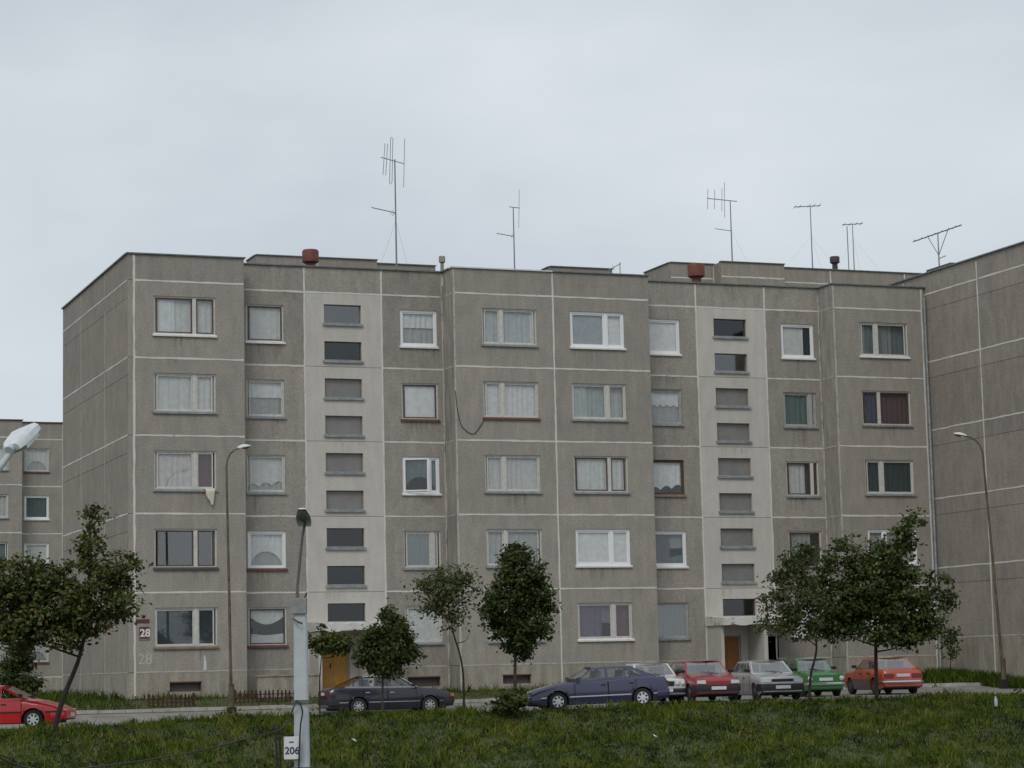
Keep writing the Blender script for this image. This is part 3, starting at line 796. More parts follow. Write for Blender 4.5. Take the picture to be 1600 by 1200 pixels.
# taller blocks behind, only their top storey shows over the roof
def rear_block(x, y, lens, label, ztop, h=28.0, depths=None, back=9.0):
    b = thing('apartment_block', (x, y, -BZ), label, 'building', 'taller blocks behind the roof')
    xa = 0.0
    n = len(lens)
    for i, L in enumerate(lens):
        yd = depths[i]
        for z0, z1 in ((ztop-13, ztop-10.05), (ztop-10.05, ztop-7.05), (ztop-7.05, ztop-4.05), (ztop-4.05, ztop-1.05), (ztop-1.05, ztop)):
            panel(b, xa, xa+L, z0, z1, yd, (), 'panel_end', 'parapet_panel' if z1 == ztop else 'wall_panel')
            joint(b, (xa, z0), (xa+L, z0), yd, w=.10)
        part('lower_wall', MB().box(xa+.01, xa+L-.01, yd+.02, yd+.3, 0, ztop-13+BZ), M['panel_end'], b)
        if i: joint(b, (xa, ztop-13), (xa, ztop-.03), min(yd, depths[i-1]) if depths[i-1] == yd else max(yd, depths[i-1]), w=.10, proud=.02)
        part('coping', MB().box(xa-.05, xa+L+.05, yd-.1, yd+.3, ztop+BZ+.001*i, ztop+BZ+.06+.001*i), M['coping'], b)
        if i and abs(depths[i-1]-yd) > .1:
            lo, hi = sorted((yd, depths[i-1]))
            panel(b, lo, hi, ztop-13, ztop, xa, (), 'panel_end', 'return_panel', '-x' if yd < depths[i-1] else 'x')
        xa += L
    panel(b, depths[0], back, ztop-13, ztop, 0, (), 'panel_end', 'gable_panel', '-x')
    panel(b, depths[-1], back, ztop-13, ztop, xa, (), 'panel_end', 'gable_panel', 'x')
    part('coping', MB().box(-.08, .2, depths[0]+.3, back, ztop+BZ+.02, ztop+BZ+.08), M['coping'], b)
    part('rear_wall', MB().box(0.02, xa-.02, back-.3, back-.01, 0, ztop+BZ), M['panel_end'], b)
    part('roof', MB().box(.3, xa-.3, max(depths)+.3, back-.3, ztop+BZ-.5, ztop+BZ-.4), M['roof'], b)
    return b
rear_block(20.70, 60.0, [4.2, 4.2, 4.6], 'taller block behind the roof, nearest the red-brown vent cowl on the left', 27.52, depths=[0,0,1.2], back=2.6)
rear_block(41.76, 60.0, [4.7], 'narrow rooftop of a taller block behind the middle of the roof', 27.62, depths=[0], back=1.6)
rear_block(51.0, 60.0, [3.4, 5.05, 4.4, 6.2, 5.0], 'taller block behind the roof at the right with several aerials on it', 28.3, depths=[0,-1.2,0,0,0], back=4.6)

# ------------------------------------------------------------------ parked cars
M['tyre'] = mat('tyre_rubber', (0.018, 0.018, 0.018), 0.85)
M['rim'] = mat('steel_wheel_cover', (0.42, 0.43, 0.44), 0.4, metal=0.5)
M['rim_white'] = mat('pale_wheel_cover', (0.62, 0.63, 0.64), 0.45)
M['rim_dark'] = mat('plain_steel_wheel', (0.10, 0.10, 0.10), 0.5, metal=0.4)
M['trim'] = mat('black_rubber_trim', (0.02, 0.02, 0.022), 0.6)
M['chrome'] = mat('chrome_trim', (0.60, 0.61, 0.62), 0.22, metal=0.9)
M['cabin'] = mat('cabin_cloth', (0.10, 0.10, 0.10), 0.9)
M['lamp_clear'] = mat('headlamp_lens', (0.55, 0.57, 0.58), 0.12, coat=0.6)
M['lamp_amber'] = mat('amber_lens', (0.62, 0.13, 0.02), 0.2, coat=0.6)
M['lamp_red'] = mat('red_lens', (0.16, 0.015, 0.015), 0.2, coat=0.6)
M['plate'] = mat('number_plate', (0.50, 0.51, 0.51), 0.5, scale=26.0, col2=(0.72, 0.73, 0.73))
M['under'] = mat('underbody', (0.012, 0.012, 0.012), 0.95)

def paint(name, c, metal=0.0, rough=0.32):
    return mat(name, c, rough, coat=0.7, metal=metal, var=0.06, scale=1.3)

def clip_poly(poly, a, b, c):
    """keep a*x+b*z <= c"""
    out = []
    for i in range(len(poly)):
        p, q = poly[i], poly[(i+1) % len(poly)]
        dp, dq = a*p[0]+b*p[1]-c, a*q[0]+b*q[1]-c
        if dp <= 0: out.append(p)
        if (dp < 0 < dq) or (dq < 0 < dp):
            t = dp/(dp-dq); out.append((p[0]+(q[0]-p[0])*t, p[1]+(q[1]-p[1])*t))
    return out

def make_car(loc, bearing, label, sp, pitch=0.0):
    L, Wd, H = sp['L'], sp['W'], sp['H']; r = sp.get('r', .30)
    fo = sp.get('fo', .85); wb = sp['wb']
    xf = L/2-fo; xr = xf-wb
    pm = sp['paint']
    root = thing(sp.get('name', 'parked_car'), loc, label, 'car', 'cars parked in front of the block', rz=math.pi/2-math.radians(bearing))
    root.rotation_euler = (0, -pitch, math.pi/2-math.radians(bearing))
    top = sp['top']                      # (x, z) from tail to nose
    sill = .20
    def ztop(x): return interp(x, top)
    def wid(x):
        e = L/2
        return Wd/2*(1-.07*(abs(x)/e)**7 - .025*(abs(x)/e)**2)
    ra = r+.055
    def zbot(x):
        z = sill + .10*max(0, (abs(x)/(L/2)-.82)/.18)
        for xw in (xf, xr):
            d = abs(x-xw)
            if d < ra: z = max(z, r+math.sqrt(max(0, ra*ra-d*d))*.98)
        return z
    def sect(x, grow=0.0):
        w = wid(x)+grow; t = ztop(x); zb = zbot(x)
        zs = t-.055
        zc = sill + .62*(min(zs, .80)-sill)
        rows = [(w*.945, sill), (w*.985, sill+.14), (w*1.0, zc), (w*.985, zc+.55*(zs-zc)), (w*.955, zs), (w*.90, t-.012), (w*.55, t+.012), (0.0, t+.02)]
        return [(x, y, max(z, zb) if i < 5 else z) for i, (y, z) in enumerate(rows)]
    st = set([-L/2, -L/2+.03, -L/2+.09, L/2-.09, L/2-.03, L/2])
    st |= set(-L/2+.12*i for i in range(1, int(L/.12)))
    st |= set(p[0] for p in top)
    for xw in (xf, xr):
        st |= set(xw+ra*math.cos(math.pi*i/18) for i in range(19)) | {xw-ra-.004, xw+ra+.004}
    st = sorted(x for x in st if -L/2 <= x <= L/2)
    mb = MB(); nr = 15
    for x in st:
        s = sect(x)
        # round the very ends off
        k = max(0, (abs(x)-(L/2-.09))/.09)
        ring = [(x-math.copysign(.0, x), y*(1-.05*k), z-.03*k*(i > 3)) for i, (x_, y, z) in enumerate(s)]
        mb.v += ring + [(a, -b, c) for a, b, c in ring[:-1][::-1]]
    for i in range(len(st)-1):
        for j in range(nr-1):
            a = i*nr+j; mb.f.append((a, a+1, a+nr+1, a+nr))
    mb.f.append(tuple(range(nr))); e = (len(st)-1)*nr
    mb.f.append(tuple(range(e, e+nr))[::-1])
    part('body', mb, pm, root, smooth=True)
    part('underbody', MB().box(-L/2+.25, L/2-.25, -Wd/2+.24, Wd/2-.24, .17, .52), M['under'], root)

    # greenhouse with real window openings
    xA, xB, xC, xD = sp['xA'], sp['xB'], sp['xC'], sp['xD']
    zA, zD, zR = ztop(xA), ztop(xD), H-.045
    wb_, wr_ = Wd/2*.905, Wd/2*sp.get('tumble', .70)
    def hw(z): 
        t = (z-min(zA, zD))/(zR-min(zA, zD)); return wb_ + (wr_-wb_)*max(0, t)**1.15
    outer = [(xD, zD-.02), (xA, zA-.02), (xB, zR), (xC, zR)]
    holes = []
    sl = .055
    for a, b in sp['side']:
        zb0 = .0
        poly = [(a, min(zA, zD)+.02), (b, min(zA, zD)+.02), (b, zR-.055), (a, zR-.055)]
        # belt line, sloping
        k = (zA-zD)/(xA-xD); poly = clip_poly(poly, k, -1, k*xD-zD-.035)
        nxx, nzz = (zR-zA), (xA-xB); ll = math.hypot(nxx, nzz)
        poly = clip_poly(poly, nxx/ll, nzz/ll, (nxx*xA+nzz*zA)/ll-sl)
        nxx, nzz = -(zR-zD), (xC-xD); ll = math.hypot(nxx, nzz)
        poly = clip_poly(poly, nxx/ll, nzz/ll, (nxx*xD+nzz*zD)/ll-sl)
        if len(poly) >= 3: holes.append(poly)
    gm = sp.get('pillar', pm)
    g = MB()
    for s in (-1, 1):
        g.plate(outer, holes, lambda a, b: (a, s*hw(b), b))
    # screens
    def screen(x0, z0, x1, z1):
        """frame plate around a raked screen; returns hole corner points"""
        def fn(u, v):
            z = z0+(z1-z0)*v
            return (x0+(x1-x0)*v + (-1 if x0 < x1 else 1)*.03*(1-u*u)*(-1), u*hw(z), z)
        out = []
        ou = [(-1+.25*i, 0) for i in range(9)] + [(1-.25*i, 1) for i in range(9)]
        ho = [(-.92+.23*i, .07) for i in range(9)] + [(.90-.225*i, .93) for i in range(9)]
        g.plate(ou, [ho], fn)
        pane = MB(); n = 8
        for i in range(n+1):
            u = -.92+1.84*i/n; u2 = -.90+1.8*i/n
            pane.v += [fn(u, .07), fn(u2, .93)]
        for i in range(n): pane.f.append((2*i, 2*i+2, 2*i+3, 2*i+1))
        return pane
    pf = screen(xA, zA-.0, xB, zR); pr_ = screen(xD, zD, xC, zR)
    # roof
    n = 10; nxr = 8; k = len(g.v)
    for i in range(nxr+1):
        x = xC+(xB-xC)*i/nxr; cr_ = .045*(1-(2*i/nxr-1)**2*.55)
        for j in range(n+1):
            u = -1+2*j/n
            xo = (-.03 if i == nxr else (.03 if i == 0 else 0))*(0)
            g.v.append((x + (0.03*(1-u*u) if i == nxr else (-0.03*(1-u*u) if i == 0 else 0)), u*wr_, zR + cr_*(1-abs(u)**3)))
    for i in range(nxr):
        for j in range(n):
            a = k+i*(n+1)+j; g.f.append((a, a+1, a+n+2, a+n+1))
    part('roof', g, gm, root, smooth=False)
    part('windscreen', pf, M['car_screen'], root, fix=False)
    part('rear_window', pr_, M['car_screen'], root, fix=False)
    for s in (-1, 1):
        for h in holes:
            part('side_window', MB().plate(h, [], lambda a, b: (a, s*(hw(b)-.004), b)), M['car_glass'], root, fix=False)
        if sp.get('chrome'):
            cb = MB()
            for h in holes:
                zs_ = sorted(h, key=lambda p: p[1])[:2]; zs_.sort()
                (a, za), (b, zb) = zs_
                cb.add([(a-.03, s*(hw(za)+.012), za-.03), (b+.03, s*(hw(zb)+.012), zb-.03), (b+.03, s*(hw(zb)+.012), zb+.005), (a-.03, s*(hw(za)+.012), za+.005)], [(0,1,2,3)])
            part('chrome_strip', cb, M['chrome'], root, fix=False)
            part('gutter', MB().tube([(xA-.05, s*(hw(zA)+.012), zA+.03), (xB-.02, s*(wr_+.012), zR+.005), (xC, s*(wr_+.012), zR+.005)], .016, 6), M['chrome'], root)
    # seats and dashboard
    zb_ = (zA+zD)/2
    part('dashboard', MB().box(xA-.45, xA-.12, -wb_+.12, wb_-.12, zA-.05, zA+.045), M['cabin'], root)
    for x in sp.get('seats', (xB-.45, xC+.25)):
        for s in (-1, 1):
            part('seat', MB().prism([(0,0),(.16,0),(.06,.18),(.05,.34),(-.05,.34),(-.05,.18)], .42, lambda a, b, t: (x+a, s*.36-.21+t, zb_-.02+b*.95)), M['cabin'], root)
    part('cabin_floor', MB().box(xD+.1, xA-.1, -wb_+.06, wb_-.06, min(zA, zD)-.2, max(zA, zD)+.022), M['cabin'], root)

    # doors with handles
    for s in (-1, 1):
        for a, b in sp['doors']:
            d = MB(); n = 14; xs_ = [a+.012+(b-a-.024)*i/n for i in range(n+1)]
            for x in xs_:
                q = sect(x, .006)
                d.v += [(p[0], s*p[1], p[2]) for p in (q[0], q[1], q[2], q[3], (q[4][0], q[4][1], q[4][2]))]
            for i in range(n):
                for j in range(4):
                    c = i*5+j; d.f.append((c, c+1, c+6, c+5))
            do = part('door', d, pm, root, smooth=True)
            gp = MB()
            for xx in (a, b):
                q = sect(xx, .0035)
                for j in range(4):
                    p0, p1 = q[j], q[j+1]
                    gp.add([(xx-.012, s*p0[1], p0[2]), (xx+.012, s*p0[1], p0[2]), (xx+.012, s*p1[1], p1[2]), (xx-.012, s*p1[1], p1[2])], [(0,1,2,3)])
            part('door_gap', gp, M['under'], do, fix=False)
            q = sect(a+.1, .012)
            zz = q[3][2]+.02; yy = q[3][1]
            part('handle', MB().box(a+.07, a+.23, min(s*yy, s*(yy+.022)), max(s*yy, s*(yy+.022)), zz, zz+.035), M['trim'] if not sp.get('chrome') else M['chrome'], do)
        # side moulding
        if sp.get('mould'):
            zm, mm, hm = sp['mould']
            for a, b in ((xr+ra+.02, xf-ra-.02), (xf+ra+.02, L/2-.06), (-L/2+.06, xr-ra-.02)):
                k_ = MB(); n = 8
                for i in range(n+1):
                    x = a+(b-a)*i/n; y = wid(x)*1.0+.012
                    k_.v += [(x, s*(y-.02), zm-hm/2), (x, s*y, zm-hm/2), (x, s*y, zm+hm/2), (x, s*(y-.02), zm+hm/2)]
                for i in range(n):
                    for j in range(3):
                        c = i*4+j; k_.f.append((c, c+1, c+5, c+4))
                part('side_moulding', k_, M[mm], root, fix=False)
        if sp.get('lower'):
            k_ = MB(); n = 10
            for a, b in ((xr+ra+.02, xf-ra-.02),):
                for i in range(n+1):
                    x = a+(b-a)*i/n; q = sect(x, .010)
                    k_.v += [(x, s*q[0][1], q[0][2]), (x, s*q[1][1], q[1][2]), (x, s*q[2][1], q[2][2])]
                for i in range(n):
                    for j in range(2):
                        c = i*3+j; k_.f.append((c, c+1, c+4, c+3))
            part('sill_panel', k_, sp['lower'], root, fix=False)
        # mirror
        mx_, mz_ = xA-.22, zA+.06
        part('mirror', MB().prism([(0,0),(.08,.01),(.10,.09),(.02,.12),(-.01,.10)], .17, lambda a, b, t: (mx_+a, s*(wb_+.02+t), mz_+b)), sp.get('mirror', M['trim']), root)
        # wheels
        for xw in (xf, xr):
            yo = Wd/2-.03
            tw = .18
            ty = MB(); prof = [(r*.62, -tw/2), (r*.93, -tw/2), (r, -tw/2+.03), (r, tw/2-.03), (r*.93, tw/2), (r*.62, tw/2)]
            ty.lathe(prof, 28, (0,0,0), 'y')
            wh = part('wheel', ty, M['tyre'], root, loc=(xw, s*(yo-tw/2), r), smooth=True)
            rm = MB(); rm.lathe([(r*.62, 0), (r*.60, .02*s), (r*.5, .012*s), (r*.2, .022*s), (r*.08, .03*s)], 28, (0, s*tw/2-.005*s, 0), 'y')
            ro = part('rim', rm, sp.get('rim', M['rim']), wh, smooth=True)
            ns = sp.get('spokes', 7); sl_ = MB()
            for i in range(ns):
                t = 2*math.pi*i/ns; ca, sa = math.cos(t), math.sin(t)
                pts = [(.27*r, -.05*r), (.27*r, .05*r), (.55*r, .11*r), (.55*r, -.11*r)]
                yv = s*(tw/2+.014)
                sl_.add([(p*ca-q*sa, yv, p*sa+q*ca) for p, q in pts] + [(p*ca-q*sa, yv-s*.02, p*sa+q*ca) for p, q in pts], [(0,1,2,3),(0,1,5,4),(1,2,6,5),(2,3,7,6),(3,0,4,7)])
            part('vent_slot', sl_, M['under'], wh, fix=False)

    # bumpers, lamps, plates
    for end in (1, -1):
        bz0, bz1, bm = sp['bump_f'] if end == 1 else sp['bump_r']
        w = wid(end*(L/2))
        hb = [(L/2-.42, wid(L/2-.42)+.016), (L/2-.12, wid(L/2-.12)+.026), (L/2-.02, w+.012), (L/2+.045, w-.10)]
        path = [(x, -y) for x, y in hb] + [(L/2+.06, 0)] + hb[::-1]
        bmb = MB()
        for x, y in path:
            ix = .09 if abs(x) > L/2-.3 else .02
            bmb.v += [(end*x, y, bz0), (end*(x+.012), y*1.004, (bz0+bz1)/2), (end*x, y, bz1), (end*(x-ix), y*.93, bz1), (end*(x-ix), y*.93, bz0)]
        for i in range(len(path)-1):
            for j in range(5):
                bmb.f.append((i*5+j, i*5+(j+1) % 5, i*5+5+(j+1) % 5, i*5+5+j))
        bo = part('bumper', bmb, M[bm], root)
        if sp.get('apron', True):
            part('apron', MB().prism([(end*(L/2-.5), .22), (end*(L/2-.02), .26), (end*(L/2-.005), bz0+.02), (end*(L/2-.5), bz0+.02)], (w-.02)*2, lambda a, b, t: (a, -(w-.02)+t, b)), sp.get('apron_mat', M['trim']), root)
        pz, pw = (sp['plate_f'] if end == 1 else sp['plate_r']), .26
        xo = L/2+.07 if bz0-.02 < pz < bz1+.06 else L/2+.012
        part('number_plate', MB().box(min(end*xo, end*(xo+.012)), max(end*xo, end*(xo+.012)), -pw, pw, pz-.055, pz+.055), M['plate'], root)
    we = wid(L/2)*.965
    for s in (-1, 1):
        hl = sp['head']          # y0,y1,z0,z1 of the lamp on one side
        if hl.get('round'):
            for yc in hl['round']:
                q = MB().lathe([(hl['rad'], 0), (hl['rad']*1.0, .02), (hl['rad']*.8, .035), (hl['rad']*.3, .045)], 18)
                part('headlight', q, M['lamp_clear'], root, loc=(L/2-.005, s*yc, hl['zc']), rot=(0, math.pi/2, 0), smooth=True)
        else:
            y0, y1, z0, z1 = hl['box']; y1 = min(y1, we); x0 = L/2+.02+hl.get('dx', 0); rk = hl.get('rake', .01)
            q = MB().prism([(y0, z0), (y1, z0+.01), (y1-.005, z1-.01), (y0+.01, z1)], .05, lambda a, b, t: (x0-.04+t*1.1-(b-z0)*rk/.1-max(0,(a-y0))*hl.get('sweep', .03), s*a, b))
            part('headlight', q, M['lamp_clear'], root)
        if hl.get('amber'):
            y0, y1, z0, z1 = hl['amber']; y1 = min(y1, we+.06)
            part('indicator', MB().prism([(y0, z0), (y1, z0), (y1, z1), (y0, z1)], .06, lambda a, b, t: (L/2-.06+t-max(0, a-y0)*.55+hl.get('adx', 0), s*a, b)), M['lamp_amber'], root)
        y0, y1, z0, z1 = sp['tail']; y1 = min(y1, we)
        part('taillight', MB().prism([(y0, z0), (y1, z0), (y1, z1), (y0, z1)], .045, lambda a, b, t: (-L/2-.022+t, s*a, b)), M['lamp_red'], root)
    if sp.get('grille'):
        y1, z0, z1 = sp['grille']
        gq = part('grille', MB().box(L/2-.03, L/2+.012, -y1, y1, z0, z1), M['trim'], root)
        for i in range(3):
            zz = z0+(z1-z0)*(i+.5)/3
            part('grille_bar', MB().box(L/2+.012, L/2+.02, -y1+.02, y1-.02, zz-.006, zz+.006), M['chrome'] if sp.get('chrome') else M['trim'], gq)
    if sp.get('wipers', True):
        for s in (-1, 1):
            part('wiper', MB().tube([(xA+.02, s*.1+.25, zA+.02), (xA-.10, s*.1-.12, zA+.09)], .010, 5), M['trim'], root)
    if sp.get('aerial'):
        part('aerial', MB().tube([(xA-.1, -wb_+.04, zA), (xA-.55, -wb_+.05, zA+.75)], .006, 5), M['trim'], root)
    return root

def car_at(x, y, dz=0.0): return (x, y, ground_z(x, y)+.045+dz)
P = {}
P['red'] = paint('bright_red_paint', (0.60, 0.012, 0.018))
P['navy'] = paint('dark_violet_blue_paint', (0.009, 0.009, 0.020), .0)
P['blue'] = paint('metallic_blue_paint', (0.040, 0.043, 0.092), .15)
P['white'] = paint('cream_white_paint', (0.55, 0.55, 0.52))
P['dkred'] = paint('dark_red_paint', (0.27, 0.012, 0.02))
P['silver'] = paint('silver_grey_paint', (0.50, 0.50, 0.50), .25)
P['green'] = paint('grass_green_paint', (0.012, 0.14, 0.024))
P['orange'] = paint('orange_red_paint', (0.42, 0.058, 0.02))
M['blue_bumper'] = P['blue']; M['red_bumper'] = P['red']
P['brown'] = paint('dark_brown_paint', (0.055, 0.02, 0.015))

make_car(car_at(-7.17, -14.48), 113, 'bright red hatchback cut by the left edge of the picture', dict(
    L=4.3, W=1.68, H=1.36, wb=2.5, fo=.95, r=.30, paint=P['red'],
    top=[(-2.15,.80),(-1.95,.92),(-.2,.90),(.95,.92),(1.4,.84),(1.85,.72),(2.05,.64),(2.15,.57)],
    xA=1.0, xB=.22, xC=-1.0, xD=-1.92, tumble=.68, side=[(-1.85,-.80),(-.74,.14),(.2,1.0)],
    doors=[(-.75,.13),(.15,.84)], bump_f=(.32,.50,'red_bumper'), bump_r=(.34,.58,'red_bumper'), plate_f=.42, plate_r=.70,
    head=dict(box=(.52,.74,.545,.60), rake=.02), tail=(.35,.74,.66,.82), mould=(.52,'trim',.05), rim=M['rim_white']))
make_car(car_at(8.24, -5.2), 94, 'dark violet-blue saloon with chrome strips, parked behind the small round tree', dict(
    L=4.72, W=1.80, H=1.42, wb=2.68, fo=.92, r=.31, paint=P['navy'],
    top=[(-2.36,.90),(-2.15,.99),(-1.6,1.0),(1.0,.945),(1.6,.90),(2.15,.80),(2.36,.70)],
    xA=1.02, xB=.30, xC=-1.05, xD=-1.88, tumble=.72, side=[(-1.8,-1.08),(-1.03,-.2),(-.13,1.0)], chrome=True, seats=(.0,-.85),
    doors=[(-1.05,-.16),(-.14,.92)], bump_f=(.36,.56,'trim'), bump_r=(.38,.60,'trim'), plate_f=.46, plate_r=.78,
    head=dict(box=(.42,.72,.60,.72), amber=(.72,.87,.60,.73), adx=.0), tail=(.40,.84,.66,.86), mould=(.46,'chrome',.025), grille=(.40,.60,.74), spokes=8))
make_car(car_at(12.05, -15.8), 280, 'blue five-door liftback with white wheel covers facing left at the grass edge', dict(
    L=4.74, W=1.79, H=1.40, wb=2.85, fo=.98, r=.31, paint=P['blue'],
    top=[(-2.37,.86),(-2.25,.98),(-1.75,1.01),(-.5,.96),(.85,.90),(1.4,.84),(2.0,.70),(2.25,.60),(2.37,.52)],
    xA=.86, xB=.16, xC=-1.12, xD=-1.98, tumble=.70, side=[(-1.42,-1.1),(-1.05,-.34),(-.24,.9)], seats=(-.1,-.95),
    doors=[(-1.25,-.32),(-.30,.82)], bump_f=(.30,.46,'blue_bumper'), bump_r=(.34,.56,'blue_bumper'), plate_f=.42, plate_r=.74,
    head=dict(box=(.36,.78,.455,.525), rake=.02, sweep=.04), tail=(.35,.84,.68,.82), mould=(.44,'chrome',.04), rim=M['rim_white'], spokes=7, mirror=P['blue']), pitch=-.022)
make_car(car_at(15.6, -12.5, .04), 191, 'white saloon with paired round headlamps, mostly hidden behind the blue liftback', dict(
    L=4.4, W=1.66, H=1.40, wb=2.55, fo=.80, r=.30, paint=P['white'],
    top=[(-2.2,.84),(-2.0,.94),(-1.3,.96),(.75,.93),(1.5,.88),(2.1,.82),(2.2,.78)],
    xA=.80, xB=.16, xC=-1.0, xD=-1.55, tumble=.74, side=[(-1.5,-.85),(-.8,.0),(.05,.8)],
    doors=[(-.85,.0),(.02,.78)], bump_f=(.36,.50,'trim'), bump_r=(.38,.52,'trim'), plate_f=.44, plate_r=.64,
    head=dict(round=(.44,.64), rad=.075, zc=.66), tail=(.40,.78,.62,.78), grille=(.33,.58,.74), rim=M['rim_dark'], apron_mat=M['trim']))
make_car(car_at(16.95, -13.84, .02), 190, 'dark red five-door hatchback between the white saloon and the silver hatchback', dict(
    L=4.22, W=1.69, H=1.42, wb=2.55, fo=.82, r=.30, paint=P['dkred'],
    top=[(-2.11,.86),(-2.0,.95),(-1.0,.95),(.85,.93),(1.5,.87),(2.0,.79),(2.11,.72)],
    xA=.88, xB=.20, xC=-1.45, xD=-1.98, tumble=.73, side=[(-1.9,-1.0),(-.94,-.1),(-.04,.88)],
    doors=[(-1.0,-.08),(-.06,.82)], bump_f=(.36,.58,'trim'), bump_r=(.36,.60,'trim'), plate_f=.47, plate_r=.72,
    head=dict(box=(.44,.74,.615,.74), rake=.01), tail=(.45,.78,.62,.84), grille=None, rim=M['rim_dark']))
make_car(car_at(19.22, -14.30), 191, 'silver grey hatchback next to the grass-green saloon', dict(
    L=4.02, W=1.64, H=1.39, wb=2.47, fo=.80, r=.29, paint=P['silver'],
    top=[(-2.01,.85),(-1.9,.94),(-1.0,.94),(.80,.92),(1.4,.86),(1.92,.79),(2.01,.73)],
    xA=.82, xB=.10, xC=-1.35, xD=-1.85, tumble=.74, side=[(-1.8,-.95),(-.9,-.1),(-.04,.82)],
    doors=[(-.95,-.08),(-.06,.76)], bump_f=(.34,.57,'trim'), bump_r=(.36,.58,'trim'), plate_f=.46, plate_r=.72,
    head=dict(box=(.42,.72,.62,.745), rake=.01), tail=(.45,.76,.62,.82), grille=(.38,.64,.73), rim=M['rim_dark'], aerial=True))
make_car(car_at(23.2, -10.1), 190, 'small grass-green boxy saloon with round headlamps behind the forked tree', dict(
    L=3.73, W=1.50, H=1.40, wb=2.16, fo=.72, r=.29, paint=P['green'],
    top=[(-1.865,.80),(-1.75,.88),(-.9,.90),(.62,.92),(1.2,.89),(1.75,.85),(1.865,.80)],
    xA=.66, xB=.30, xC=-.80, xD=-1.15, tumble=.80, side=[(-1.1,-.36),(-.3,.64)],
    doors=[(-.5,.55)], bump_f=(.42,.51,'chrome'), bump_r=(.42,.51,'chrome'), plate_f=.63, plate_r=.63, seats=(-.05,-.65),
    head=dict(round=(.60,), rad=.088, zc=.66), tail=(.50,.68,.58,.72), rim=M['rim_dark'], apron_mat=P['green']))
make_car(car_at(25.98, -10.62), 9, 'orange-red saloon seen from behind under the large dark tree', dict(
    L=4.2, W=1.67, H=1.38, wb=2.5, fo=.80, r=.30, paint=P['orange'],
    top=[(-2.1,.80),(-2.0,.91),(-1.3,.93),(.80,.92),(1.5,.88),(2.0,.80),(2.1,.74)],
    xA=.82, xB=.22, xC=-.92, xD=-1.52, tumble=.74, side=[(-1.45,-.85),(-.8,-.02),(.03,.82)],
    doors=[(-.85,-.0),(.02,.78)], bump_f=(.38,.50,'chrome'), bump_r=(.42,.50,'chrome'), plate_f=.44, plate_r=.70,
    head=dict(box=(.45,.74,.60,.72)), tail=(.36,.79,.60,.76), grille=(.38,.6,.74), lower=P['brown'], apron_mat=P['brown'], rim=M['rim_dark'], wipers=False))

# ------------------------------------------------------------------ trees
M['bark'] = mat('grey_brown_bark', (0.055, 0.045, 0.036), 0.95, 0.3, 12.0, bump=0.5, bscale=30)
M['bark_dark'] = mat('dark_bark', (0.028, 0.022, 0.018), 0.95, 0.3, 12.0, bump=0.5, bscale=30)
LEAF = {
 'maple': attr_mat('maple_leaves', [(0, (0.0264,0.0384,0.0096)), (.45, (0.0648,0.0840,0.0192)), (.8, (0.1260,0.1380,0.0312)), (.97, (0.1680,0.1440,0.0360)), (1, (0.2400,0.0840,0.0360))], .6, trans=.25),
 'dark': attr_mat('dark_green_leaves', [(0, (0.0250,0.0400,0.0100)), (.5, (0.0575,0.0825,0.0200)), (.9, (0.1075,0.1350,0.0300)), (1, (0.1500,0.1625,0.0438))], .55, trans=.3),
 'lime': attr_mat('lime_tree_leaves', [(0, (0.0216,0.0336,0.0084)), (.5, (0.0480,0.0696,0.0168)), (.85, (0.0888,0.1128,0.0264)), (1, (0.1560,0.1380,0.0420))], .55, trans=.3),
 'airy': attr_mat('pale_green_leaves', [(0, (0.0374,0.0550,0.0198)), (.5, (0.0792,0.1012,0.0330)), (.9, (0.1265,0.1342,0.0495)), (1, (0.1870,0.1375,0.0605))], .7, trans=.3),
 'young': attr_mat('yellow_green_leaves', [(0, (0.0351,0.0540,0.0135)), (.5, (0.0743,0.0972,0.0243)), (1, (0.1755,0.1688,0.0473))], .6, trans=.3),
}
def leaf_mesh(name, centers, normals, sizes, tones):
    """rhombic leaves, folded along the middle, in one mesh with a tone per leaf"""
    n = len(centers); rng = np.random.default_rng(n)
    C_ = np.asarray(centers); Nn = np.asarray(normals)
    t = rng.normal(size=(n, 3)); t -= (t*Nn).sum(1)[:, None]*Nn; t /= np.linalg.norm(t, axis=1)[:, None]+1e-9
    b = np.cross(Nn, t); s = np.asarray(sizes)[:, None]
    v = np.stack([C_-t*s*.55, C_+b*s*.36+Nn*s*.10, C_+t*s*.6, C_-b*s*.36+Nn*s*.10], 1).reshape(-1, 3)
    me = bpy.data.meshes.new(name)
    me.vertices.add(4*n); me.vertices.foreach_set('co', v.ravel())
    idx = np.arange(4*n).reshape(n, 4)
    tri = np.stack([idx[:, [0,1,2]], idx[:, [0,2,3]]], 1).reshape(-1)
    me.loops.add(6*n); me.loops.foreach_set('vertex_index', tri)
    me.polygons.add(2*n); me.polygons.foreach_set('loop_start', np.arange(0, 6*n, 3)); me.polygons.foreach_set('loop_total', np.full(2*n, 3))
    a = me.attributes.new('tone', 'FLOAT', 'POINT'); a.data.foreach_set('value', np.repeat(np.clip(tones, 0, 1), 4))
    me.update(); me.validate()
    return me
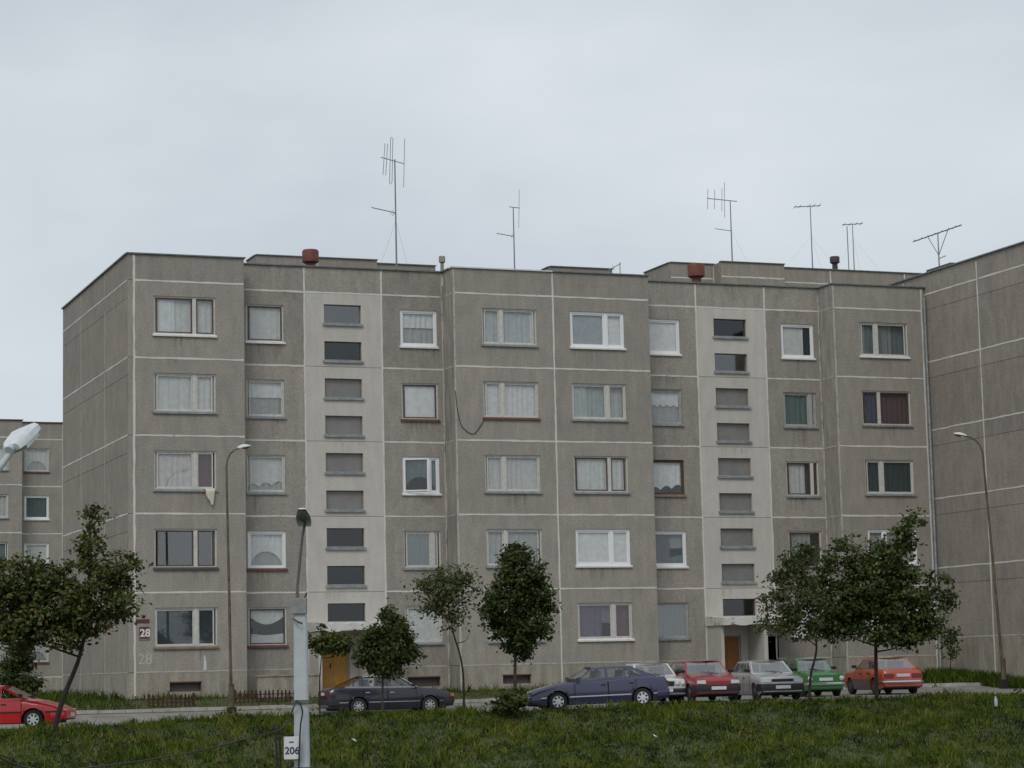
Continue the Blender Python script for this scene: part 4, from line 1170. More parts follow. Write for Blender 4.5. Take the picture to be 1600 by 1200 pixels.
def tree(name, label, loc, trunk, lumps, kind, nleaf, leaf=.13, bark='bark', seed=1, r0_=.07, rz=-YAW, group='young trees along the bank', clump=.26, nclump=None, cat='tree', shell=.55, sc=1.0):
    """trunk: list of points; lumps: (x, y, z, rx, ry, rz) ellipsoids the crown fills"""
    rng = np.random.default_rng(seed); rnd = random.Random(seed)
    root = thing(name, loc, label, cat, group, rz)
    trunk = [(trunk[0][0]*sc, trunk[0][1]*sc, -.5)] + [tuple(c*sc for c in p) for p in trunk]; lumps = [tuple(c*sc for c in l) for l in lumps]
    mb = MB(); tp = spline(trunk, 5); n = len(tp)
    mb.tube(tp, [r0_*(1.25 if i == 0 else 1)*(1-.72*i/(n-1)) for i in range(n)], 9)
    vol = np.array([l[3]*l[4]*l[5] for l in lumps])**.68; vol /= vol.sum()
    nclump = nclump or max(30, int(nleaf/34))
    cen, nor, siz, ton = [], [], [], []
    cl = rng.choice(len(lumps), nclump, p=vol)
    per = nleaf//nclump
    twigs = []
    for ci in cl:
        l = lumps[ci]
        d = rng.normal(size=3); d /= np.linalg.norm(d)
        rad = rng.uniform(shell**3, 1.08)**(1/3)
        if rng.uniform() < .13: rad *= rng.uniform(1.12, 1.42)
        c = np.array(l[:3]) + d*rad*np.array(l[3:6])
        if c[2] < .25: c[2] = .25+rng.uniform(0, .2)
        twigs.append(c)
        k = max(6, int(per*rng.uniform(.25, 1.6)*(.5 if rad > 1.1 else 1))); cs = clump*rng.uniform(.6, 1.25)
        p = rng.normal(size=(k, 3))*np.array([cs, cs, cs*.62])*.62
        cen.append(c+p)
        nn = rng.normal(size=(k, 3))*.75 + np.array([0, 0, .75]) + d*.45
        nor.append(nn/np.linalg.norm(nn, axis=1)[:, None])
        siz.append(leaf*rng.uniform(.65, 1.25, k))
        ton.append(np.clip(rng.normal(rng.uniform(.25, .70), .17, k), 0, 1))
    # limbs from the trunk to each lump, twigs to the clumps
    for l in lumps:
        e = Vector(l[:3]); base = tp[min(n-1, max(2, int(n*rnd.uniform(.45, .8))))]
        for q in tp:
            if q.z < e.z-.25*abs(e.x-q.x)-.2: base = q
        m_ = base.lerp(e, .5)+Vector((rnd.uniform(-.08,.08), rnd.uniform(-.08,.08), rnd.uniform(-.15,.02)))
        mb.tube(spline([base, m_, e], 4), [r0_*.42*(1-.75*i/8) for i in range(9)], 6)
    for c in twigs[::2]:
        e = Vector(c); best = min((Vector(l[:3]) for l in lumps), key=lambda q: (q-e).length)
        mb.tube([best.lerp(e, -.1), best.lerp(e, .5)+Vector((0, 0, -.04)), e], [r0_*.16, r0_*.11, r0_*.05], 4, cap=False)
    part('trunk', mb, M[bark], root, smooth=True)
    me = leaf_mesh('crown', np.concatenate(cen), np.concatenate(nor), np.concatenate(siz), np.concatenate(ton))
    me.materials.append(LEAF[kind])
    part('crown', me, None, root)
    return root
def tz(x, y, sink=.04): return (x, y, ground_z(x, y)-sink)

tree('maple_tree', 'broad leaning maple with a pointed top, in front of the red hatchback', (-5.98, -17.44, -1.45),
     [(0,0,0),(.28,0,.9),(.72,0,2.0),(.95,0,3.2),(1.02,0,4.6),(1.05,0,6.2)],
     [(.75,0,4.25,1.1,1.1,.75),(1.05,0,5.35,.45,.5,.55),(1.08,0,6.2,.30,.3,.65),(-.6,0,4.3,.8,.9,.7),(-2.0,0,3.0,1.0,1,.6),(2.05,0,4.65,.62,.7,.5),(1.95,0,3.6,.62,.7,.5),(-.1,.2,3.5,1.1,1.2,.8),(-1.2,0,4.5,.9,1,.7),
      (-2.3,0,4.0,1.1,1.1,.9),(-1.3,.1,3.0,1.0,1.1,.7),(.9,0,3.2,.8,.9,.55),(.15,0,2.7,.8,.9,.45),(1.65,0,5.0,.3,.3,.4),(-2.6,0,5.0,.6,.7,.5)],
     'maple', 20000, .135, 'bark_dark', 3, .095, clump=.30, sc=.95)
tree('young_tree', 'small young tree with a flat yellow-green crown in front of the ochre door', (2.85, -15.0, -1.34),
     [(0,0,-.3),(.0,0,.8),(.05,0,1.5),(.12,0,2.1)],
     [(.25,0,2.25,.55,.5,.32),(-.2,0,2.2,.35,.35,.25),(.75,0,2.15,.4,.4,.28),(.1,0,2.65,.2,.2,.2)], 'young', 1700, .12, 'bark_dark', 5, .035, clump=.2, sc=.93)
tree('round_tree', 'small dense dark round tree standing before the dark saloon', (4.44, -16.62, -1.40),
     [(0,0,-.1),(.0,0,.5),(.03,0,1.1),(.12,0,2.0),(.15,0,3.0)],
     [(.12,0,2.05,.80,.8,.62),(.35,0,2.65,.5,.5,.5),(-.28,0,2.4,.42,.45,.42),(.72,0,2.2,.4,.4,.38),(.1,0,1.45,.6,.6,.35),(-.5,0,1.75,.3,.35,.28),(.2,0,3.2,.18,.2,.2),(.9,0,1.8,.3,.3,.25)],
     'dark', 9500, .12, 'bark', 8, .05, clump=.22, shell=.3, sc=.95)
tree('airy_tree', 'slender tree with a thin see-through crown and a curved stem', (7.18, -16.6, -1.40),
     [(0,0,0),(.0,0,1.0),(-.08,0,1.7),(-.3,0,2.5),(-.45,0,3.4),(-.5,0,4.4)],
     [(-.55,0,3.9,.75,.75,.6),(-1.1,0,3.5,.5,.5,.4),(-.1,0,3.6,.5,.5,.5),(-.7,0,4.5,.5,.5,.35),(-1.3,0,4.1,.35,.35,.35),(-.5,0,3.0,.45,.45,.35),(.05,0,4.3,.35,.35,.35),(.25,0,2.5,.14,.14,.1)],
     'airy', 3000, .115, 'bark_dark', 12, .048, clump=.34, sc=.95)
tree('egg_shaped_tree', 'tall dense dark tree with an egg-shaped crown in mid-picture', (8.53, -17.66, -1.39),
     [(0,0,0),(.02,0,1.0),(.06,0,2.0),(.15,0,3.6),(.2,0,5.4)],
     [(.2,0,3.3,1.12,1.1,1.0),(.2,0,4.3,.82,.85,.85),(.15,0,5.0,.42,.45,.5),(.15,0,2.4,.75,.8,.5),(-.65,0,3.1,.4,.5,.5),(1.1,0,3.4,.36,.4,.5),(.2,0,1.9,.4,.4,.3),(.75,0,2.5,.45,.5,.4)],
     'lime', 14500, .12, 'bark', 21, .075, clump=.22, shell=.3, sc=.96)
tree('forked_tree', 'olive green tree with a forked stem in front of the green saloon', (18.86, -18.1, -1.38),
     [(0,0,0),(.08,0,.8),(.28,0,1.5),(.30,0,2.0),(.1,0,2.8),(-.2,0,4.0)],
     [(-.35,0,3.5,.85,.9,.9),(-.9,0,2.7,.6,.6,.5),(.15,0,3.0,.6,.7,.6),(-.3,0,4.5,.5,.55,.5),(-1.15,0,3.3,.4,.4,.35),(-.2,0,2.2,.7,.7,.35),(.1,0,5.0,.28,.3,.3),(-.7,0,4.0,.45,.5,.4)],
     'airy', 5400, .12, 'bark_dark', 31, .06, clump=.27, sc=.96)
tree('spreading_tree', 'largest dark green tree with ragged spreading branches over the orange-red saloon', (21.82, -17.39, -1.40),
     [(0,0,0),(.02,0,1.0),(.05,0,2.0),(.1,0,3.4),(.4,0,4.8),(1.3,0,5.8)],
     [(.0,0,3.5,1.2,1.3,.95),(1.0,0,3.2,1.0,1.1,.9),(-1.2,0,3.3,.95,1,.85),(.55,0,4.8,.8,.9,.75),(1.45,0,5.7,.45,.5,.55),(1.6,0,6.25,.30,.3,.25),(-.7,0,5.35,.5,.5,.4),(-.3,0,4.6,.6,.7,.45),(2.35,0,3.8,.5,.5,.42),
      (1.9,0,2.6,.6,.6,.45),(.3,0,2.2,1.3,1.2,.4),(-1.5,0,2.5,.7,.7,.45),(-2.1,0,3.9,.5,.5,.45),(-1.5,0,4.7,.4,.45,.4),(2.6,0,3.3,.35,.35,.3),(1.1,0,4.4,.6,.6,.5),(1.3,0,2.1,.6,.6,.35)],
     'dark', 20000, .14, 'bark_dark', 44, .085, clump=.28, sc=.96)
tree('sapling', 'thin sapling beside the downpipe at the foot of the gable', tz(33.9, -2.6),
     [(0,0,0),(.0,0,.8),(.03,0,1.6),(.05,0,2.2)], [(.0,0,1.9,.35,.3,.35),(.1,0,1.2,.22,.2,.2),(-.15,0,1.5,.2,.2,.2)], 'dark', 700, .12, 'bark_dark', 55, .03, group='shrubs and saplings')
for i, (x, y, lab, lm, kd, nl) in enumerate([
    (8.2, -18.2, 'leafy bush at the foot of the egg-shaped tree', [(0,0,.4,.38,.4,.32),(-.3,0,.28,.28,.28,.22),(.2,0,.65,.22,.22,.3)], 'dark', 1500),
    (-2.6, 12.0, 'dark shrub pressed against the left corner of the gable', [(0,0,.9,.8,.8,.9),(.2,0,1.9,.6,.6,.6),(.4,0,.6,.6,.6,.5)], 'dark', 5200),
    (-6.2, 17.0, 'wide dark shrub behind the roof of the red hatchback', [(0,0,1.2,1.5,1.2,1.1),(-1.3,0,1.4,1.2,1,1.2),(.9,0,.9,1.0,1.0,.8)], 'dark', 6500),
    (-9.5, 14.0, 'round shrub at the far left edge beyond the red hatchback', [(0,0,1.1,1.3,1.2,1.1),(1.0,0,.8,1,1,.8)], 'maple', 5000)]):
    tree('shrub', lab, tz(x, y), [(0,0,0),(0,0,.2),(0,0,.5)], lm, kd, nl, .14, 'bark_dark', 60+i, .03, group='shrubs and saplings', cat='shrub', shell=.3)

# ------------------------------------------------------------------ grass
M['weed'] = attr_mat('weed_leaves', [(0, (.012,.024,.007)), (.4, (.030,.050,.012)), (.7, (.065,.085,.024)), (1, (.16,.14,.07))], .7, trans=.25)
M['grass'] = attr_mat('grass_blades', [(0, (0.0134,0.0269,0.0034)), (.33, (0.0403,0.0694,0.0056)), (.60, (0.0918,0.1344,0.0112)), (.84, (0.1568,0.1736,0.0246)), (1, (0.2464,0.1904,0.0672))], .75, trans=.25, spec=.2)
def noise2(x, y, s=1.0):
    return (np.sin(x*1.7*s+1.3*np.sin(y*1.1*s+.4)) + np.sin(y*2.3*s+1.7*np.sin(x*.9*s)) + .7*np.sin(x*4.1*s+y*3.3*s) + .5*np.sin(x*7.7*s-y*6.1*s))/3.2
def blades(name, xy, z, hgt, wid_, tone, seed):
    rng = np.random.default_rng(seed); n = len(xy)
    az = rng.uniform(0, 2*np.pi, n); dirx, diry = np.cos(az), np.sin(az)
    bend = rng.uniform(.1, .9, n)*hgt; ba = rng.uniform(0, 2*np.pi, n)
    bx, by = np.cos(ba)*bend, np.sin(ba)*bend
    x, y = xy[:, 0], xy[:, 1]
    w = wid_/2
    v = np.stack([
        np.stack([x-dirx*w, y-diry*w, z], 1), np.stack([x+dirx*w, y+diry*w, z], 1),
        np.stack([x+bx*.35+dirx*w*.8, y+by*.35+diry*w*.8, z+hgt*.55], 1), np.stack([x+bx*.35-dirx*w*.8, y+by*.35-diry*w*.8, z+hgt*.55], 1),
        np.stack([x+bx, y+by, z+hgt*.95], 1)], 1).reshape(-1, 3)
    me = bpy.data.meshes.new(name); me.vertices.add(5*n); me.vertices.foreach_set('co', v.ravel())
    i = np.arange(n)[:, None]*5
    tri = np.concatenate([i+np.array([[0,1,2]]), i+np.array([[0,2,3]]), i+np.array([[3,2,4]])], 1).reshape(-1)
    me.loops.add(9*n); me.loops.foreach_set('vertex_index', tri)
    me.polygons.add(3*n); me.polygons.foreach_set('loop_start', np.arange(0, 9*n, 3)); me.polygons.foreach_set('loop_total', np.full(3*n, 3))
    a = me.attributes.new('tone', 'FLOAT', 'POINT'); a.data.foreach_set('value', np.repeat(np.clip(tone, 0, 1), 5))
    me.update(); me.validate(); me.materials.append(M['grass'])
    return me
rng = np.random.default_rng(5)
gzv = np.vectorize(ground_z); cyv = np.vectorize(crest_y)
def dryness(x, y):
    return (np.exp(-(((x+.9)/.6)**2+((y+19.2)/1.6)**2)) + .7*np.exp(-(((x-6.5)/.8)**2+((y+20.6)/.9)**2))
            + .6*np.exp(-(((x+8.8)/1.2)**2+((y+19)/.8)**2)) + .5*np.exp(-(((x-3.2)/.9)**2+((y+20.2)/.7)**2)) + .45*np.exp(-(((x-19)/2.2)**2+((y+22)/.8)**2)))
# short carpet
n = 70000
x = rng.uniform(-13, 34, n); d = rng.uniform(0, 1, n)**1.1*10.0-.45; y = cyv(x)-d
tone = .36+.16*np.exp(-(d/1.1)**2)+.20*noise2(x, y, .7)+.14*noise2(x+5, y*2, 2.1)+rng.normal(0, .12, n)+.45*dryness(x, y)*rng.uniform(.2, 1, n)
X, Y, HH, TT, WW = [x], [y], [rng.uniform(.06, .15, n)], [tone], [rng.uniform(.02, .04, n)]
# tussocks: blades fan out of a clump, clump has its own height and tone
nt_ = 6500
cx = rng.uniform(-13, 34, nt_); cd = rng.uniform(0, 1, nt_)**1.1*9.6-.35; cy_ = cyv(cx)-cd
nn_ = noise2(cx, cy_, .6)
kp = rng.uniform(0, 1, nt_) < .50+.5*nn_; cx, cy_, nn_ = cx[kp], cy_[kp], nn_[kp]
for a, b, q in zip(cx, cy_, nn_):
    m_ = int(rng.integers(9, 26)); r_ = rng.uniform(.05, .26)
    t0 = np.clip(rng.normal(.52+.12*q, .18), .05, .98); h0 = rng.uniform(.12, .30)*(1+.5*max(0, q))
    X.append(a+rng.normal(0, r_, m_)); Y.append(b+rng.normal(0, r_, m_)); HH.append(h0*rng.uniform(.55, 1.15, m_))
    TT.append(t0+rng.normal(0, .09, m_)+.4*dryness(np.full(m_, a), np.full(m_, b))); WW.append(rng.uniform(.018, .05, m_))
X, Y, HH, TT, WW = map(np.concatenate, (X, Y, HH, TT, WW))
me = blades('bank_grass', np.stack([X, Y], 1), gzv(X, Y)-.02, HH, WW, TT, 11)
tag(part('bank_grass', me, None), 'rough green grass with dry patches covering the bank', 'grass', kind='stuff')
# broad-leaved weeds scattered through the grass
nw = 900; cx = rng.uniform(-12, 33, nw); cy_ = cyv(cx)-rng.uniform(.1, 8.5, nw)
kp = noise2(cx+9, cy_, 1.0) > -.1; cx, cy_ = cx[kp], cy_[kp]
cs, ns_, ss, ts = [], [], [], []
for a, b in zip(cx, cy_):
    m_ = int(rng.integers(8, 34)); z_ = ground_z(a, b); hh = rng.uniform(.10, .38)
    p = np.stack([a+rng.normal(0, .13, m_), b+rng.normal(0, .13, m_), z_+rng.uniform(.04, 1, m_)*hh], 1); cs.append(p)
    q = rng.normal(size=(m_, 3))*.7+np.array([0, -.2, .8]); ns_.append(q/np.linalg.norm(q, axis=1)[:, None])
    ss.append(rng.uniform(.05, .12, m_)); ts.append(np.clip(rng.normal(rng.choice([.15, .35, .5, .78], p=[.4, .35, .2, .05]), .10, m_), 0, 1))
me = leaf_mesh('bank_weeds', np.concatenate(cs), np.concatenate(ns_), np.concatenate(ss), np.concatenate(ts)); me.materials.append(M['weed'])
tag(part('bank_weeds', me, None), 'low broad-leaved weeds scattered through the bank grass', 'weeds', kind='stuff')
n = 26000
x = rng.uniform(-14, 35, n); y = rng.uniform(-2.95, -.05, n)
k = (rng.uniform(0, 1, n) < .35+.5*np.clip(noise2(x, y, .9), -1, 1)+.4*np.exp(-((y+.1)/.5)**2))
k &= ~(((x > 7.0) & (x < 10.6)) | ((x > 24.3) & (x < 28.1)))
x, y = x[k], y[k]
hg = np.where(y < -1.0, .05+.09*rng.uniform(0, 1, len(x))**2, .08+.16*rng.uniform(0, 1, len(x))**2)+.24*np.exp(-((y+.25)/.4)**2)*rng.uniform(0, 1, len(x))**1.5
me = blades('verge_grass', np.stack([x, y], 1), gzv(x, y)-.02, hg, rng.uniform(.02, .05, len(x)), .46+.22*noise2(x, y, 1.4)+rng.normal(0, .15, len(x))+.25*(rng.uniform(0, 1, len(x)) > .85), 12)
tag(part('verge_grass', me, None), 'weedy grass strip along the foot of the apartment block', 'grass', kind='stuff')
# tall weeds before the blank gable, and grass left of the block
n = 9000
x = 35.0-np.abs(rng.normal(0, 1.1, n)); y = rng.uniform(-9.5, -.3, n); k = y < np.minimum(-.3, 0); x, y = x[k], y[k]
k = (y > -5.15) | (x > 33.6); x, y = x[k], y[k]
me = blades('gable_weeds', np.stack([x, y], 1), gzv(x, y)-.02, .15+.5*rng.uniform(0, 1, len(x))**1.8, rng.uniform(.03, .07, len(x)), .40+rng.normal(0, .15, len(x)), 13)
tag(part('gable_weeds', me, None), 'dark tall weeds at the foot of the blank gable', 'weeds', kind='stuff')
n = 9000
x = rng.uniform(-14, -.3, n); y = rng.uniform(-2.95, 16, n)
me = blades('side_grass', np.stack([x, y], 1), gzv(x, y)-.02, .12+.4*rng.uniform(0, 1, n)**2, rng.uniform(.03, .07, n), .34+.2*noise2(x, y, 1)+rng.normal(0, .13, n), 14)
tag(part('side_grass', me, None), 'long grass beside the gable of the block', 'grass', kind='stuff')

# ------------------------------------------------------------------ lamp posts
M['rust'] = mat('rusty_yellow_steel', (0.155, 0.125, 0.075), 0.8, scale=2.2, col2=(0.06, 0.045, 0.035))
M['grey_steel'] = mat('grey_steel', (0.13, 0.13, 0.125), 0.6, 0.2, 4.0, metal=.3)
M['lamp_shell'] = mat('lamp_housing', (0.62, 0.64, 0.66), 0.5, 0.08, 6.0)
M['lamp_bowl'] = mat('lamp_bowl', (0.10, 0.105, 0.09), 0.25, 0.3, 14.0)
M['post'] = mat('whitewashed_concrete', (0.40, 0.44, 0.47), 0.9, scale=2.4, col2=(0.50, 0.53, 0.55), bump=.25, bscale=25)
M['post_cap'] = mat('grey_concrete', (0.27, 0.275, 0.27), 0.9, 0.25, 5.0)
def lamp_head(parent, p, ang, L=.62, w=.15, tilt=math.radians(12), name='lamp_head'):
    """cobra head: shell above, bowl below"""
    m = MB(); k = 10; b = MB()
    for i in range(k+1):
        u = i/k; ww = w*(.45+.55*math.sin(math.pi*min(1, u*.75+.22))); hh = .11*math.sin(math.pi*min(1, .18+u*.72))
        for j in range(9):
            t = math.pi*j/8
            m.v.append((u*L, ww*math.cos(t), hh*math.sin(t)))
    for i in range(k):
        for j in range(8):
            a = i*9+j; m.f.append((a, a+1, a+10, a+9))
    m.f.append(tuple(range(9))); m.f.append(tuple(range(k*9, k*9+9)))
    for i in range(k+1):
        u = i/k; ww = w*.9*math.sin(math.pi*(.06+.88*u))**.6; hh = .085*math.sin(math.pi*(.04+.92*u))
        for j in range(7):
            t = math.pi*j/6
            b.v.append((L*.30+u*L*.66, ww*math.cos(t)*.9, -hh*math.sin(t)-.002))
    for i in range(k):
        for j in range(6):
            a = i*7+j; b.f.append((a, a+1, a+8, a+7))
    h = part(name, m, M['lamp_shell'], parent, loc=p, rot=(0, -tilt, ang), smooth=True)
    part('lamp_bowl', b, M['lamp_bowl'], h, smooth=True)
    return h
# tall rusty lamp in front of the block
def street_lamp(x, y, z, ztop, arm, ang, label, lean=(0,0)):
    t = thing('street_lamp', (x, y, z), label, 'street lamp', 'tall rusty street lamps')
    H_ = ztop-z
    ca, sa = math.cos(ang), math.sin(ang)
    lx, ly = lean
    pts = [(0,0,0), (lx*.5, ly*.5, H_*.5), (lx, ly, H_*.93)] + [(lx+ca*arm*(1-math.cos(q)), ly+sa*arm*(1-math.cos(q)), H_*.93+H_*.07*math.sin(q)) for q in (.4,.8,1.2,1.5)]
    part('pole', MB().tube(pts, [.062,.05,.04,.034,.031,.029,.028], 10), M['rust'], t, smooth=True)
    part('base_sleeve', MB().tube([(0,0,-.2),(0,0,1.25)], .105, 10), M['rust'], t, smooth=True)
    part('base_box', MB().box(-.15,.15,-.15,.15,-.25,.42), M['bark_dark'], t)
    e = pts[-1]
    lamp_head(t, (e[0]-ca*.06, e[1]-sa*.06, e[2]), ang, .52, .11)
    return t
street_lamp(2.46, -5.03, ground_z(2.46, -5.03)+.02, 8.05, .55, math.radians(10), 'tall thin rusty street lamp between the two picket fences', (-.1, .1))
street_lamp(33.55, -7.1, ground_z(33.55, -7.1), 8.75, .75, math.radians(160), 'tall thin rusty street lamp in front of the blank right gable', (-.42, .1))
# squat concrete post with a lamp bracket, nearer the camera
cp = thing('lamp_post', (-5.86, -43.45, -5.6), 'pale concrete post with a lamp on a thin bracket and a number plate', 'lamp post')
pm_ = MB()
H_ = 6.55
for z, a, b in ((0,.18,.17), (3.5,.145,.14), (H_,.125,.12)):
    pm_.v += [(-a,-b+.03,z),(-a+.03,-b,z),(a-.03,-b,z),(a,-b+.03,z),(a,b-.03,z),(a-.03,b,z),(-a+.03,b,z),(-a,b-.03,z)]
for i in range(2):
    for j in range(8): pm_.f.append((i*8+j, i*8+(j+1) % 8, i*8+8+(j+1) % 8, i*8+8+j))
pm_.f += [tuple(range(8))[::-1], tuple(range(16, 24))]
part('shaft', pm_, M['post'], cp, loc=(.06, 0, 0), rz=-YAW)
part('collar', MB().box(-.165,.165,-.16,.16,H_-.001,H_+.30), M['post_cap'], cp, loc=(.06-.045,0,0), rz=-YAW)
part('bracket', MB().tube([(.0,0,H_+.2),(.0,-.01,H_+.5),(.10,-.06,H_+1.5),(.145,-.12,H_+1.78)], [.045,.03,.026,.024], 8), M['grey_steel'], cp, smooth=True)
part('hook', MB().tube([(-.12,-.10,H_-.10),(-.05,-.22,H_-.17),(.04,-.2,H_-.2)], .02, 6), M['rust'], cp)
part('bolt', MB().tube([(.13,-.05,H_+.29),(.17,-.08,H_+.40)], .022, 6), M['rust'], cp)
lamp_head(cp, (.145, -.08, H_+1.68), math.radians(-112), .58, .145, math.radians(32))
for zc in (H_-1.72, H_-3.0):
    part('clamp', MB().box(-.17,.17,-.175,.175,zc,zc+.06), M['grey_steel'], cp, loc=(.055,0,0), rz=-YAW)
# plate with the post number
def rot_pt(v): return Matrix.Rotation(-YAW, 3, 'Z') @ Vector(v)
M['plate_white'] = mat('enamel_white', (0.66, 0.67, 0.68), 0.4, 0.04, 6.0)
M['digit_blue'] = mat('enamel_blue', (0.02, 0.03, 0.09), 0.5)
sg = thing('number_plate', Vector((-5.86, -43.45, -1.62)) + rot_pt((-.115, -.24, 0)), 'white enamel plate numbered 206 fixed to the concrete lamp post', 'sign', rz=-YAW)
part('board', MB().box(-.15,.16,-.008,.008,-.21,.22), M['plate_white'], sg)
part('digits', text_mesh('206', .19, .003, .004), M['digit_blue'], sg, loc=(-.135, -.010, -.11), rot=(math.pi/2, 0, 0))
part('top_mark', MB().box(-.05,.04,-.011,-.0085,.10,.125), M['digit_blue'], sg)
part('lower_edge', MB().box(-.15,.16,-.012,.010,-.232,-.211), M['sill_red'], sg)
# cables on the post
def cable(name, label, pts, r, m, cat='cable', group=None):
    o = Vector(pts[0]); mbb = MB().tube(spline([Vector(p)-o for p in pts], 8), r, 6)
    c = part(name, mbb, m, None, loc=o, smooth=True); return tag(c, label, cat, group)
B_ = Vector((-5.86, -43.45, 0))
def bp(u, v, z): return B_ + rot_pt((u, v, 0)) + Vector((0, 0, z))
cable('post_cable', 'black cable looping down the front of the concrete lamp post', [bp(-.02,-.24,-.72), bp(.06,-.26,-.80), bp(.10,-.27,-.95), bp(.06,-.27,-1.2), bp(.03,-.27,-1.7), bp(.0,-.27,-2.4)], .017, M['black'], group='cables on the lamp post')
cable('post_cable', 'left one of the two black cables hanging free beside the number plate', [bp(-.46,-.1,-1.16), bp(-.44,-.1,-1.28), bp(-.42,-.1,-1.8), bp(-.41,-.1,-2.6)], .018, M['black'], group='cables on the lamp post')
cable('post_cable', 'right one of the two black cables hanging free beside the number plate', [bp(-.38,-.1,-1.18), bp(-.36,-.1,-1.3), bp(-.35,-.1,-1.8), bp(-.345,-.1,-2.6)], .018, M['black'], group='cables on the lamp post')
# lamp head reaching into the picture on the left; its pole stands outside the frame
M['bracket_pale'] = mat('pale_painted_tube', (0.42, 0.46, 0.48), 0.55, 0.1, 5.0)
lx = thing('lamp_post', (-15.2, -57.4, -5.6), 'pale lamp head on a slanted tube at the left edge', 'lamp post')
part('shaft', MB().tube([(0,0,0),(0,0,6.3)], [.17,.12], 12), M['post'], lx, smooth=True)
E1 = Vector((-13.45, -57.02, 2.72)) - Vector((-15.2, -57.4, -5.6))
part('bracket', MB().tube([(0,0,5.9),(.35,.1,6.4),(1.05,.25,7.35),tuple(E1)], [.05,.045,.042,.042], 10), M['bracket_pale'], lx, smooth=True)
# boxy luminaire, tilted up
hd = MB(); k = 8
prof = [(0,.11,.075),(.10,.16,.11),(.45,.19,.12),(.62,.175,.09),(.70,.13,.05)]
for xx, w_, h_ in prof:
    hd.v += [(xx,-w_,-.02),(xx,-w_*.98,h_*.55),(xx,-w_*.72,h_),(xx,w_*.72,h_),(xx,w_*.98,h_*.55),(xx,w_,-.02)]
for i in range(len(prof)-1):
    for j in range(5): hd.f.append((i*6+j, i*6+j+1, i*6+7+j, i*6+6+j))
hd.f += [tuple(range(6)), tuple(range(24, 30))[::-1]]
for i in range(len(prof)-1): hd.f.append((i*6, i*6+5, i*6+11, i*6+6))
vx = (Vector((fw.x, fw.y, 0)).normalized()*.84 + r0*.16 + Vector((0,0,.46))).normalized()
vz = (Vector((0,0,1)) - r0*.42 - Vector((fw.x, fw.y, 0))*.3); vz = (vz - vx*vz.dot(vx)).normalized(); vy = vz.cross(vx)
ho = part('lamp_head', hd, M['lamp_shell'], lx, loc=E1, rot=tuple(Matrix((vx, vy, vz)).transposed().to_euler()), smooth=True)
part('lamp_bowl', MB().box(.16,.6,-.12,.12,-.09,-.021), M['lamp_shell'], ho)
part('socket', MB().tube([(-.08,0,.03),(.06,0,.03)], .055, 10), M['bracket_pale'], ho, smooth=True)
part('latch', MB().box(.2,.24,-.165,-.15,-.01,.03), M['black'], ho)
# sagging cable between the two posts
cable('overhead_cable', 'thick grey cable sagging across the bottom left of the bank', [(-15.2,-57.4,.35), (-13.66,-53.98,-.88), (-12.85,-52.08,-1.34), (-12.06,-50.73,-1.58), (-10.65,-48.56,-1.65), (-8.58,-46.14,-1.55), (-6.93,-44.31,-1.35), (-6.22,-43.65,-1.22), tuple(bp(-.05,-.2,-.80))], .014, M['black'])

# ------------------------------------------------------------------ aerials and roof furniture
M['alu'] = mat('dull_aluminium', (0.22, 0.225, 0.23), 0.5, metal=.3)
M['vent_red'] = mat('oxide_red_sheet', (0.15, 0.045, 0.03), 0.7, 0.25, 4.0)
M['vent_dark'] = mat('dark_sheet', (0.06, 0.045, 0.045), 0.7, 0.2, 4.0)
def mast(loc, H_, label, r=.03, group='roof aerials'):
    t = thing('roof_aerial', loc, label, 'aerial', group)
    part('mast', MB().tube([(0,0,0),(0,0,H_*.55),(0,0,H_)], [r*1.25,r,r*.8], 8), M['alu'], t)
    return t
def boom(t, a, b, r=.018): return part('boom', MB().tube([a, b], r, 6), M['alu'], t)
def rod(t, a, b, r=.011): return part('dipole', MB().tube([a, b], r, 5), M['alu'], t)
def guys(t, z, ends):
    for e in ends: part('guy_wire', MB().tube([(0,0,z), e], .004, 4), M['alu'], t)
Z0 = 15.5
a = mast((12.30, 5.0, Z0), 6.05, 'tallest roof aerial with upright rods and a folded loop', .035)
boom(a, (-.62,.0,6.10), (.42,0,5.88))
for u, zc, h in ((-.48,6.05,1.35), (-.36,6.04,1.32)): rod(a, (u-.06,0,zc-h/2-.05), (u+.05,0,zc+h/2), .014)
loop = [(-.18,0,5.0),(-.21,0,4.95),(-.25,0,5.02),(-.17,0,6.95),(-.12,0,7.02),(-.07,0,6.95),(-.14,0,5.05),(-.18,0,5.0)]
part('folded_dipole', MB().tube(loop, .014, 5, cap=False), M['alu'], a)
rod(a, (.38,0,4.85), (.46,0,6.98), .014)
boom(a, (0,0,3.72), (-1.08,0,3.90), .02); boom(a, (-.15,.0,3.6), (0,0,3.75), .014); rod(a, (-.25,0,3.62), (-.10,0,3.84))
guys(a, 3.4, [(.95,.6,.5), (-.85,.8,.5)])
b = mast((17.68, 5.0, Z0), 4.25, 'roof aerial with one upright rod, second from the left')
boom(b, (-.18,0,4.25), (.30,0,4.22)); rod(b, (.24,0,3.35), (.30,0,5.05)); boom(b, (0,0,2.95), (-.80,0,3.05)); rod(b, (-.12,0,2.9), (-.05,0,3.05))
ZR = 28.0
c = mast((56.2, 60.6, ZR), 5.2, 'roof aerial with five upright rods on the taller block', .045)
boom(c, (-1.85,0,5.25), (.55,0,5.15), .03)
for u, zc, h in ((-1.8,5.2,1.5), (-1.25,5.2,1.45), (-.66,5.2,1.7), (-.45,5.2,2.6)): rod(c, (u-.04,0,zc-h/2), (u-.06+.1,0,zc+h/2), .02)
boom(c, (0,0,2.95), (-1.3,0,3.05), .025); guys(c, 3.0, [(1.7,.5,.3)])
